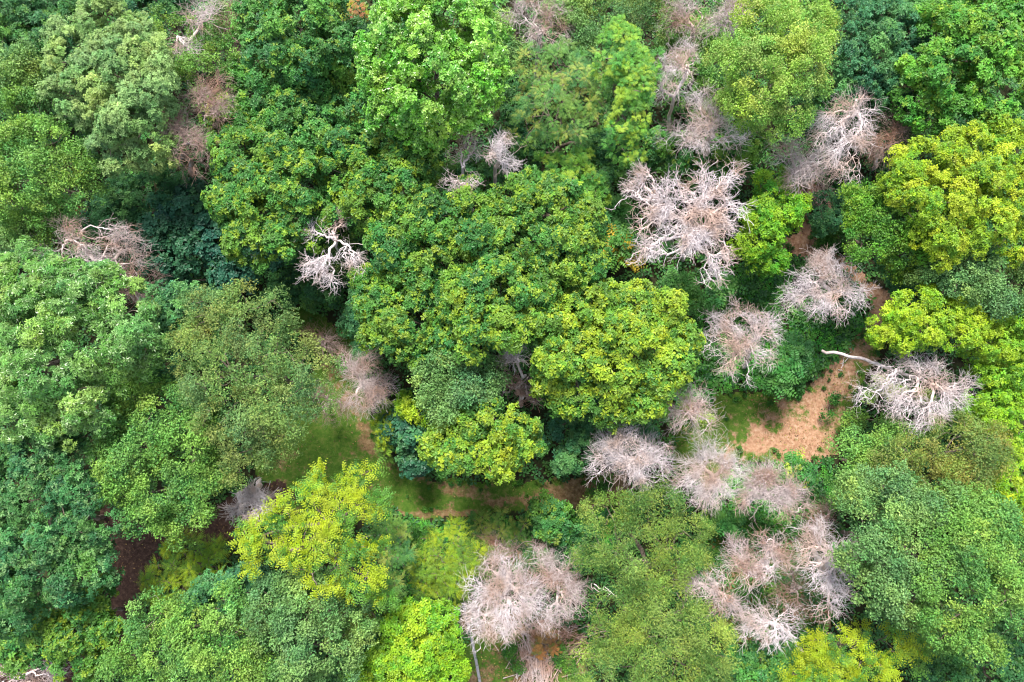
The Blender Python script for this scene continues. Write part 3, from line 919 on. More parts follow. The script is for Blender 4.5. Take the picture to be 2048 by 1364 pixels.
# ------------------------------------------------------------------ leafy trees: (kind, label, height, outline discs)
T = [
 ('deep', 'dark green tree filling the top left corner', 10, [(25, 25, 62), (115, 15, 58), (40, 105, 60), (-40, 60, 60), (90, 70, 45)]),
 ('sage', 'tall pale sage green tree, largest crown near the top left', 15, [(215, 50, 72), (150, 105, 62), (245, 125, 76), (165, 190, 70), (250, 215, 74), (290, 290, 55), (295, 160, 48), (225, 285, 52), (215, 130, 60), (300, 95, 40)]),
 ('teal', 'dark tree behind the sage green crown at the top edge', 9, [(300, 5, 55), (370, -20, 50), (240, -20, 40)]),
 ('mid', 'olive green tree overgrown round grey dead twigs near the top left', 11.5, [(345, 55, 48), (395, 135, 50), (435, 35, 42), (440, 110, 45), (345, 120, 34), (400, 150, 45)], {'dens': 0.85}),
 ('maple_green', 'round green tree with dense leaf rosettes left of the brightest crown at the top', 13.5, [(520, 35, 56), (590, 45, 68), (640, 90, 52), (545, 100, 55), (600, 120, 45), (650, 25, 48)]),
 ('deep', 'dark tree wedged behind the brightest crown at the top edge', 9, [(700, 80, 50), (690, 150, 42), (690, 30, 40)]),
 ('bright', 'huge bright yellow green tree, the brightest crown at the top centre', 17, [(860, 55, 92), (785, 105, 66), (935, 85, 76), (860, 165, 90), (780, 190, 60), (950, 170, 58), (855, 235, 58), (915, 212, 46), (785, 25, 50), (905, 5, 66), (740, 110, 38)]),
 ('maple_green', 'green tree left of the brightest crown with a black gap beside it', 11, [(500, 180, 55), (560, 220, 66), (640, 170, 56), (690, 225, 46), (625, 275, 60), (545, 280, 55), (660, 130, 40)]),
 ('maple', 'green tree with yellow tips right of the brown bare twigs', 13, [(450, 255, 42), (480, 325, 66), (530, 395, 66), (500, 465, 62), (585, 350, 60), (600, 430, 56), (460, 400, 46), (550, 300, 46), (560, 480, 42)]),
 ('maple', 'tree with yellow green rosettes between two bare trees, below the brightest crown', 12.5, [(710, 315, 56), (780, 310, 62), (840, 280, 46), (735, 390, 66), (815, 370, 58), (685, 430, 48), (790, 430, 42), (660, 350, 40), (855, 330, 34)]),
 ('teal', 'shaded blue green tree under the sage green crown', 7, [(300, 380, 45), (345, 370, 36), (250, 400, 40), (210, 440, 50), (330, 420, 40)]),
 ('bigleaf', 'dark blue green tree with big round leaves in the shaded hollow', 7, [(380, 430, 56), (320, 465, 52), (365, 500, 48), (430, 480, 50), (285, 500, 40), (400, 390, 36)]),
 ('bigleaf', 'smaller big leaved blue green tree at the lower edge of the shaded hollow', 5.5, [(480, 530, 42), (440, 550, 34), (350, 575, 32), (520, 510, 34)]),
 ('mid_blue', 'soft sage green tree cut by the left edge near the top', 12, [(-5, 145, 52), (45, 185, 44), (30, 120, 34), (75, 145, 30)]),
 ('mid', 'light green billowing tree on the left edge below the top corner', 14.5, [(30, 225, 52), (15, 300, 56), (80, 270, 52), (130, 320, 50), (90, 350, 60), (25, 380, 62), (140, 390, 50), (50, 440, 48), (-50, 320, 60)]),
 ('mid_blue', 'dusty green tree low on the left edge above the bare grey limbs', 9, [(30, 470, 40), (0, 440, 40), (120, 430, 30)]),
 ('ash', 'large tree with shiny pale green tips filling the left edge', 17, [(40, 545, 62), (150, 600, 66), (70, 640, 76), (225, 620, 60), (180, 690, 76), (60, 740, 76), (150, 785, 70), (265, 690, 56), (30, 820, 56), (115, 840, 58), (-40, 620, 70), (-50, 760, 70), (270, 630, 45), (205, 570, 44), (95, 560, 50)]),
 ('teal', 'dull green tree between the shiny tipped crown and the big olive crown', 12, [(320, 600, 44), (345, 640, 46), (370, 590, 38), (300, 650, 40), (330, 740, 40)]),
 ('olive', 'very large hazy olive green tree left of the lawn track', 16, [(430, 650, 62), (510, 645, 68), (562, 697, 58), (440, 735, 76), (535, 765, 80), (615, 735, 58), (580, 830, 58), (500, 850, 66), (390, 690, 50), (440, 820, 60), (630, 790, 40), (480, 600, 44), (405, 610, 38), (495, 920, 55), (530, 700, 66)], {'low': -0.5}),
 ('mid', 'green tree below the olive crown with a lighter yellowish lower half', 14, [(250, 790, 52), (320, 830, 66), (270, 895, 66), (360, 895, 66), (325, 975, 66), (395, 950, 46), (240, 950, 46), (345, 1040, 46), (290, 1025, 42), (390, 1015, 36), (220, 860, 48), (380, 830, 50)]),
 ('deep', 'dark bluish green tree on the left edge below the shiny tipped crown', 14.5, [(45, 905, 58), (120, 925, 56), (55, 1000, 72), (145, 1008, 58), (80, 1080, 76), (174, 1065, 55), (50, 1155, 68), (135, 1145, 64), (192, 1134, 45), (25, 1220, 56), (-45, 1000, 70), (-45, 1130, 70), (100, 870, 40)], {'over': dict(tip=lin(150, 195, 120, .62), tipf=0.22, L=0.25)}),
 ('maple', 'yellow green tree in the bottom left corner above the dry brush', 11, [(105, 1235, 48), (170, 1230, 50), (140, 1285, 54), (90, 1285, 42), (195, 1268, 38), (155, 1320, 36), (205, 1185, 34)]),
 ('maple_green', 'dull green tree cut by the left edge near the bottom corner', 9, [(10, 1275, 46), (40, 1300, 36), (-30, 1220, 50), (65, 1290, 30)]),
 ('feather', 'low yellow green feathery bush on brown soil, left one', 7.5, [(358, 1125, 56), (330, 1172, 46), (405, 1140, 50), (430, 1105, 28), (308, 1165, 34), (312, 1200, 28)], {'over': dict(pal=P_((146, 192, 30, 3), (118, 168, 36, 3), (100, 150, 44, 2), k=1.3)), 'name': 'feathery_bush', 'cat': 'bush'}),
 ('pinnate', 'bright yellow green tree with starry feather leaves beside the lawn track', 15, [(655, 960, 50), (730, 945, 34), (615, 1000, 46), (700, 1015, 58), (510, 1080, 56), (585, 1105, 52), (640, 1060, 54), (735, 1075, 46), (650, 1150, 50), (720, 1160, 54), (770, 1185, 36), (490, 1130, 32), (555, 1030, 42), (750, 1010, 30)], {'low': -0.1}),
 ('wispy', 'dull green feathery tree on the right flank of the starry leaved tree', 11, [(775, 1070, 44), (790, 1120, 40), (770, 1180, 44), (740, 1220, 40), (700, 1230, 36)]),
 ('mid_blue', 'blue green dense tree below the starry leaved tree', 14, [(560, 1185, 52), (620, 1215, 72), (680, 1265, 60), (605, 1295, 64), (540, 1245, 56), (660, 1320, 52), (700, 1220, 42), (590, 1350, 50)]),
 ('teal', 'darker green tree between the feathery bush and the blue green crown', 11, [(430, 1190, 48), (480, 1170, 40), (400, 1215, 36), (510, 1190, 36)]),
 ('mid', 'light green tree with yellow tips on the bottom edge, left of the blue green crown', 13, [(300, 1235, 46), (375, 1250, 50), (455, 1230, 50), (415, 1290, 62), (480, 1270, 54), (330, 1305, 54), (250, 1320, 44), (440, 1345, 54), (520, 1330, 46), (230, 1360, 44), (350, 1370, 50)]),
 ('lime', 'vivid lime green tree on the bottom edge beside the grey kerb strip', 11, [(800, 1262, 50), (865, 1250, 48), (830, 1310, 62), (895, 1300, 40), (780, 1335, 52), (880, 1350, 50), (740, 1345, 40), (845, 1380, 50)], {'over': dict(L=0.27)}),
 ('deep', 'shaded green tree between the blue green crown and the vivid lime crown', 8, [(720, 1300, 40), (700, 1340, 44), (750, 1240, 34)]),
 ('feather', 'round yellow green feathery tree above the vivid lime crown', 9, [(905, 1090, 48), (870, 1135, 46), (935, 1130, 44), (905, 1175, 44), (850, 1160, 34)]),
 ('maple_green', 'small round dark green tree below the curved lawn track', 5.5, [(1105, 1040, 42), (1085, 1010, 26), (1125, 1055, 30), (1100, 1075, 28)]),
 ('willow', 'olive green willow like tree right of the small round tree', 12, [(1225, 1030, 52), (1305, 1035, 64), (1380, 1070, 54), (1245, 1095, 64), (1335, 1115, 64), (1200, 1085, 40), (1300, 1165, 46), (1390, 1120, 40), (1185, 1125, 34)]),
 ('willow', 'olive green willow like tree on the bottom edge right of centre', 13, [(1240, 1215, 54), (1330, 1210, 62), (1205, 1275, 54), (1300, 1280, 74), (1390, 1260, 62), (1245, 1345, 54), (1365, 1335, 62), (1440, 1300, 46), (1175, 1330, 46), (1430, 1350, 44)]),
 ('pinnate', 'yellow green tree with long starry leaves on the bottom edge at the right', 11, [(1620, 1300, 42), (1700, 1290, 52), (1780, 1290, 54), (1830, 1320, 40), (1745, 1345, 54), (1660, 1345, 46), (1600, 1350, 36)], {'low': -0.1}),
 ('maple_green', 'shaded green tree on the bottom edge below the bare trees', 8, [(1530, 1330, 44), (1480, 1350, 40), (1580, 1360, 40), (1570, 1310, 30)]),
 ('mid_blue', 'large mid green tree right of the cluster of bare trees', 15, [(1720, 985, 46), (1790, 975, 54), (1775, 1045, 66), (1750, 1115, 60), (1840, 1110, 72), (1790, 1190, 62), (1765, 1185, 44), (1850, 1200, 60), (1738, 1052, 34), (1870, 1030, 60)]),
 ('mid', 'large light green tree on the right edge near the bottom', 16, [(1930, 1030, 60), (1960, 1110, 72), (1900, 1150, 60), (1995, 1190, 66), (1920, 1230, 66), (1960, 1290, 50), (2040, 1110, 56), (2080, 1200, 60), (2000, 1040, 46)]),
 ('deep', 'dark green tree in the bottom right corner', 9, [(1990, 1330, 56), (1900, 1340, 44), (2040, 1290, 50), (2060, 1350, 50), (1860, 1310, 36)]),
 ('olive_brown', 'brownish olive tree right of the dry clearing near the right edge', 13, [(1850, 915, 56), (1925, 888, 56), (1985, 905, 54), (1890, 950, 50), (1815, 930, 40), (1950, 950, 40)]),
 ('mid', 'green tree at the lower right corner of the dry clearing', 9, [(1728, 895, 34), (1768, 902, 44), (1795, 885, 34), (1712, 945, 32), (1750, 948, 38), (1680, 990, 26)]),
 ('yellow', 'sprawling yellow green tree on the right edge beside the brownish olive one', 10, [(2010, 970, 46), (2040, 920, 44), (2030, 1010, 40), (1985, 1000, 30)]),
 ('yellow', 'vivid yellow tree right of the narrow dirt path above the fallen trunk', 11, [(1818, 622, 40), (1865, 620, 56), (1935, 640, 54), (1776, 664, 32), (1855, 664, 38), (1925, 672, 38), (1985, 690, 44), (1840, 650, 44)]),
 ('lime', 'bright lime green tree on the right edge below the vivid yellow tree', 9, [(1990, 745, 40), (2000, 800, 50), (2040, 760, 46), (2040, 840, 46), (1965, 840, 36), (2080, 800, 50)]),
 ('mid_blue', 'pale green tree on the right edge above the vivid yellow tree', 12, [(1900, 548, 48), (1960, 538, 52), (1930, 572, 34), (2005, 595, 40), (1850, 545, 36), (2035, 560, 44)]),
 ('lime', 'green yellow tree on the right edge beside the vivid yellow crown', 10, [(2040, 640, 44), (2030, 700, 36), (2080, 680, 50), (2010, 650, 30)]),
 ('yellow', 'big golden green tree on the right edge above the middle', 14.5, [(1855, 325, 60), (1930, 300, 64), (1880, 390, 72), (1960, 375, 66), (2020, 320, 56), (1810, 375, 46), (1890, 460, 62), (1975, 450, 56), (2040, 400, 56), (2010, 255, 40), (2040, 480, 50)], {'over': dict(pal=P_((140, 186, 22, 3), (112, 170, 28, 3), (176, 204, 20, 2)))}),
 ('mid', 'green tree left of the golden green crown, above the dirt path bend', 12, [(1740, 420, 46), (1790, 450, 54), (1740, 480, 44), (1820, 500, 50), (1710, 400, 34), (1770, 385, 36)], {'over': dict(pal=P_((98, 166, 40, 3), (82, 150, 46, 3), (130, 180, 36, 2)))}),
 ('maple_green', 'large green tree in the top right corner', 14, [(1900, 60, 64), (1985, 80, 66), (1920, 140, 72), (2010, 165, 58), (1850, 190, 62), (1940, 220, 52), (2060, 80, 60), (1950, 10, 56), (2040, 15, 50), (1870, 120, 50)], {'over': dict(pal=P_((92, 168, 46, 3), (76, 150, 50, 3), (112, 180, 48, 2)))}),
 ('teal', 'dark blue green tree between the pale olive crown and the top right corner tree', 12, [(1720, 40, 56), (1780, 60, 62), (1735, 115, 56), (1800, 140, 58), (1700, 170, 38), (1830, 30, 46), (1750, 5, 46)]),
 ('deep', 'shaded dark green tree behind the upper right bare tree', 9, [(1690, 210, 48), (1780, 215, 46), (1740, 170, 40), (1640, 230, 40), (1790, 270, 40), (1830, 260, 30)]),
 ('pale', 'tall pale yellowish green tree right of centre at the top', 16, [(1560, 55, 72), (1620, 30, 52), (1600, 125, 60), (1520, 170, 70), (1590, 195, 54), (1480, 120, 46), (1535, 225, 44), (1450, 110, 36), (1530, 110, 56), (1630, 90, 42), (1500, 30, 38)]),
 ('wispy', 'wispy olive green tree right of the brightest crown', 13, [(1070, 130, 52), (1130, 120, 54), (1160, 180, 52), (1100, 205, 60), (1060, 250, 46), (1145, 245, 50), (1190, 135, 36), (1185, 225, 36)]),
 ('mimosa', 'narrow bright green tree in the upper centre with fine soft leaves', 14, [(1240, 75, 46), (1270, 120, 50), (1270, 185, 46), (1262, 240, 46), (1252, 290, 36), (1230, 130, 38), (1290, 150, 34)]),
 ('deep', 'dark green tree in the shadow below the wispy olive crown', 8, [(1040, 190, 40), (1020, 250, 36), (1060, 310, 40), (1210, 290, 40), (1200, 340, 36), (1220, 200, 34)]),
 ('mimosa', 'soft green tree between the twin bare heads and the big bare tree', 10, [(1100, 335, 44), (1150, 325, 44), (1190, 370, 38), (1130, 385, 48), (1170, 410, 40), (1070, 370, 34)]),
 ('lime', 'small vivid green tree right of the biggest bare tree', 9, [(1545, 370, 42), (1560, 425, 50), (1530, 480, 42), (1545, 520, 34), (1590, 400, 26), (1510, 430, 28)], {'over': dict(pal=P_((112, 186, 20, 3), (88, 168, 26, 3), (140, 196, 20, 2)))}),
 ('maple', 'yellow tipped green tree at the upper left of the central grove', 14, [(790, 500, 54), (865, 450, 58), (935, 415, 54), (860, 535, 62), (935, 505, 66), (780, 555, 44), (830, 440, 40)]),
 ('maple', 'yellow tipped green tree at the upper right of the central grove', 14, [(1030, 400, 54), (1100, 415, 64), (1155, 440, 48), (1055, 490, 64), (1130, 505, 54), (1180, 520, 44), (985, 440, 44), (1150, 575, 46), (1080, 550, 44)], {'over': dict(tipf=0.27)}),
 ('maple', 'yellow tipped tree at the lower left of the central grove, above the lawn track', 13, [(760, 605, 48), (820, 635, 60), (770, 670, 46), (850, 700, 46), (740, 560, 36), (870, 630, 46)], {'over': dict(tipf=0.27)}),
 ('maple', 'yellow tipped tree in the very middle of the central grove', 15, [(930, 590, 62), (1000, 575, 62), (960, 650, 56), (1055, 585, 56), (900, 655, 46), (1010, 655, 40), (1060, 640, 40)], {'over': dict(tipf=0.3)}),
 ('maple_gold', 'golden green tree right of the dark hole in the central grove', 14, [(1085, 640, 48), (1150, 640, 60), (1110, 715, 56), (1180, 705, 56), (1100, 768, 36), (1152, 782, 52), (1200, 640, 36)]),
 ('maple_gold', 'golden green tree on the right flank of the central grove', 14.5, [(1270, 605, 48), (1335, 625, 48), (1290, 680, 64), (1360, 690, 46), (1240, 740, 56), (1320, 745, 58), (1235, 800, 48), (1290, 805, 44), (1220, 670, 44), (1215, 600, 40)]),
 ('teal', 'dull teal tree on the left edge of the central grove above the lawn', 8, [(725, 590, 36), (715, 540, 32), (710, 640, 30), (740, 690, 34)]),
 ('mid_blue', 'grey green tree left of the dark hole in the central grove', 13.5, [(895, 730, 46), (955, 745, 48), (865, 780, 44), (925, 800, 50), (966, 797, 30), (850, 750, 32), (895, 820, 40)]),
 ('maple_gold', 'golden tipped tree at the bottom of the central grove over the lawn track', 13, [(905, 870, 46), (965, 855, 54), (1030, 860, 48), (1050, 895, 42), (985, 912, 48), (925, 903, 42), (880, 898, 32)]),
 ('feather', 'small yellow green tree at the bend of the lawn track', 6, [(770, 835, 32), (782, 885, 34), (765, 865, 26)], {'over': dict(FL=0.5, droop=0.25, L=0.12)}),
 ('bigleaf', 'dark teal small tree between the bend of the lawn and the golden tipped tree', 6, [(820, 870, 34), (825, 925, 28), (810, 830, 30)]),
 ('lime', 'lime green sprig crown just above the dark teal small tree', 7.5, [(832, 822, 24), (808, 812, 18)]),
 ('teal', 'dark teal tree at the lower right foot of the central grove', 8, [(1130, 865, 44), (1155, 908, 34), (1195, 860, 44), (1250, 860, 40), (1215, 830, 36), (1120, 925, 22), (1290, 850, 34)]),
 ('deep', 'low shaded tree at the head of the lawn track', 5, [(580, 560, 46), (555, 585, 34), (620, 590, 32), (600, 520, 34)]),
 ('deep', 'low dark tree left of the central grove beside the grey bare twigs', 7, [(640, 580, 34), (700, 500, 34), (650, 460, 40), (590, 500, 34)]),
 ('olive', 'ivy clad green stump crown beside the grey curly bare tree', 8, [(690, 495, 26), (700, 530, 20), (685, 520, 22)]),
 ('deep', 'dark low tree in the gap right of the twin bare heads', 6, [(1040, 340, 36), (960, 340, 34), (900, 350, 30)]),
 ('mid_blue', 'bushy green tree at the top edge between the bare trees', 9, [(1150, 60, 44), (1180, 10, 40), (1130, 20, 40), (1010, 60, 36), (1020, 110, 34)]),
 ('olive', 'olive green tree at the top edge above the narrow bright tree', 10, [(1290, 10, 48), (1310, 60, 40), (1240, 10, 40), (1330, 20, 30)]),
 ('mid', 'green tree behind the bare twigs at the top right of centre', 8, [(1400, 80, 46), (1380, 140, 44), (1440, 180, 44), (1340, 90, 34), (1430, 40, 40), (1410, 210, 40)]),
 ('maple_green', 'shaded green tree beneath the grey upper right bare limbs', 6.5, [(1360, 300, 44), (1320, 290, 36), (1480, 300, 44), (1510, 280, 34), (1420, 320, 40)]),
 ('teal', 'dark green tree below the paired bare trees left of the golden green crown', 7, [(1700, 400, 36), (1660, 430, 34), (1830, 560, 36), (1800, 540, 36)]),
 ('mid', 'leafy green tree under the fallen dead tree', 3.5, [(1710, 838, 26), (1900, 830, 26), (1860, 860, 32), (1780, 855, 26)], {'dens': 0.9}),
 ('wispy', 'small olive leafed tree left of the bare twig tangle above the kerb strip', 4, [(1000, 1060, 36), (960, 1050, 26), (1050, 1075, 30), (1010, 1090, 30)]),
 ('deep', 'dark green tree beneath the bare clump in the lower centre', 4.5, [(1160, 1080, 30), (1150, 1120, 30), (1090, 1110, 34), (1040, 1120, 30)]),
]
for i, row in enumerate(T):
    kind, label, H, lobes = row[:4]
    kw = row[4] if len(row) > 4 else {}
    live_tree(100 + i, kind, label, H, lobes, **kw)

# young trees with long drooping feather leaves, and shrubs: (kind, label, height, discs, name, category)
S = [
 ('ailanthus', 'green sapling with long feather leaves between the pale round bare tree and the clearing', 5, [(1570, 730, 30), (1555, 765, 22), (1595, 705, 20)]),
 ('ailanthus', 'dark green sapling with star shaped feather leaves below the biggest bare tree', 4, [(1375, 585, 24), (1355, 570, 20)]),
 ('ailanthus', 'green feather leaved sapling just right of the dark star shaped one', 4.5, [(1455, 580, 20), (1435, 590, 16)]),
 ('ailanthus', 'tall feather leaved sapling right of the yellow tipped grove', 6, [(1232, 420, 20), (1215, 440, 18), (1225, 460, 14)]),
 ('ailanthus', 'orange flowered green sapling left of the biggest bare tree', 6.5, [(1235, 490, 26), (1250, 515, 18), (1215, 475, 16)], dict(tip=lin(240, 190, 30, .62), tipf=0.35)),
 ('ailanthus', 'yellow flowered feather leaved sapling on the south edge of the clearing', 3, [(1600, 945, 18), (1585, 935, 14)], dict(tip=lin(220, 230, 90, .62), tipf=0.4)),
 ('ailanthus', 'small blue green sapling under the pink bare trees', 2.5, [(1460, 1045, 18)]),
 ('feather', 'shrub with orange flowers at the top edge left of the brightest crown', 9, [(712, 15, 26), (735, 40, 16), (695, 35, 16)], dict(pal=P_((200, 138, 84, 2), (110, 150, 60, 3), (190, 116, 76, 1), warm=1.0), FL=0.5)),
]
for i, row in enumerate(S):
    live_tree(300 + i, row[0], row[1], row[2], row[3], name='sapling', cat='sapling', group='saplings and flowering shrubs',
              over=dict(row[4] if len(row) > 4 else {}, s=0.62), low=0.1, dens=0.5)
B_ = [
 ('round green shrub at the east end of the lawn track', 1.6, [(1190, 980, 18), (1205, 965, 14)]),
 ('green shrub tuft at the right edge of the dry clearing', 1.2, [(1665, 800, 12), (1660, 830, 10)]),
 ('leafy shrub on the dirt path bend below the vivid green tree', 2.2, [(1640, 470, 24), (1670, 480, 22), (1620, 540, 20)]),
 ('bright green shrub below the narrow bright green tree', 3.0, [(1290, 330, 26), (1260, 350, 22)]),
 ('green shrub in the glade between the bare trees', 1.3, [(1560, 1060, 18), (1590, 1050, 14)]),
 ('green shrub west of the glade, between the paired bare crowns and the cluster', 2.2, [(1440, 1048, 24), (1480, 1052, 22), (1520, 1045, 20)]),
 ('green shrub beneath the leaning bare trees in the glade', 1.5, [(1500, 1190, 22), (1530, 1180, 16)]),
 ('small green shrub beside the brush heap', 1.0, [(1020, 1300, 12), (1035, 1330, 12)]),
 ('green shrub at the right edge of the rough lawn', 1.2, [(1120, 1310, 16), (1140, 1330, 14)]),
 ('leafy shrub on the lawn corner below the starry leaved tree', 1.8, [(820, 1070, 22), (850, 1080, 20)]),
 ('bright leafed shrub right of the small round tree', 1.6, [(1165, 1060, 18), (1160, 1100, 18)]),
]
for i, (label, H, lobes) in enumerate(B_):
    live_tree(340 + i, 'shrub', label, H, lobes, name='shrub', cat='shrub', group='low shrubs', low=-0.1, dens=1.6)

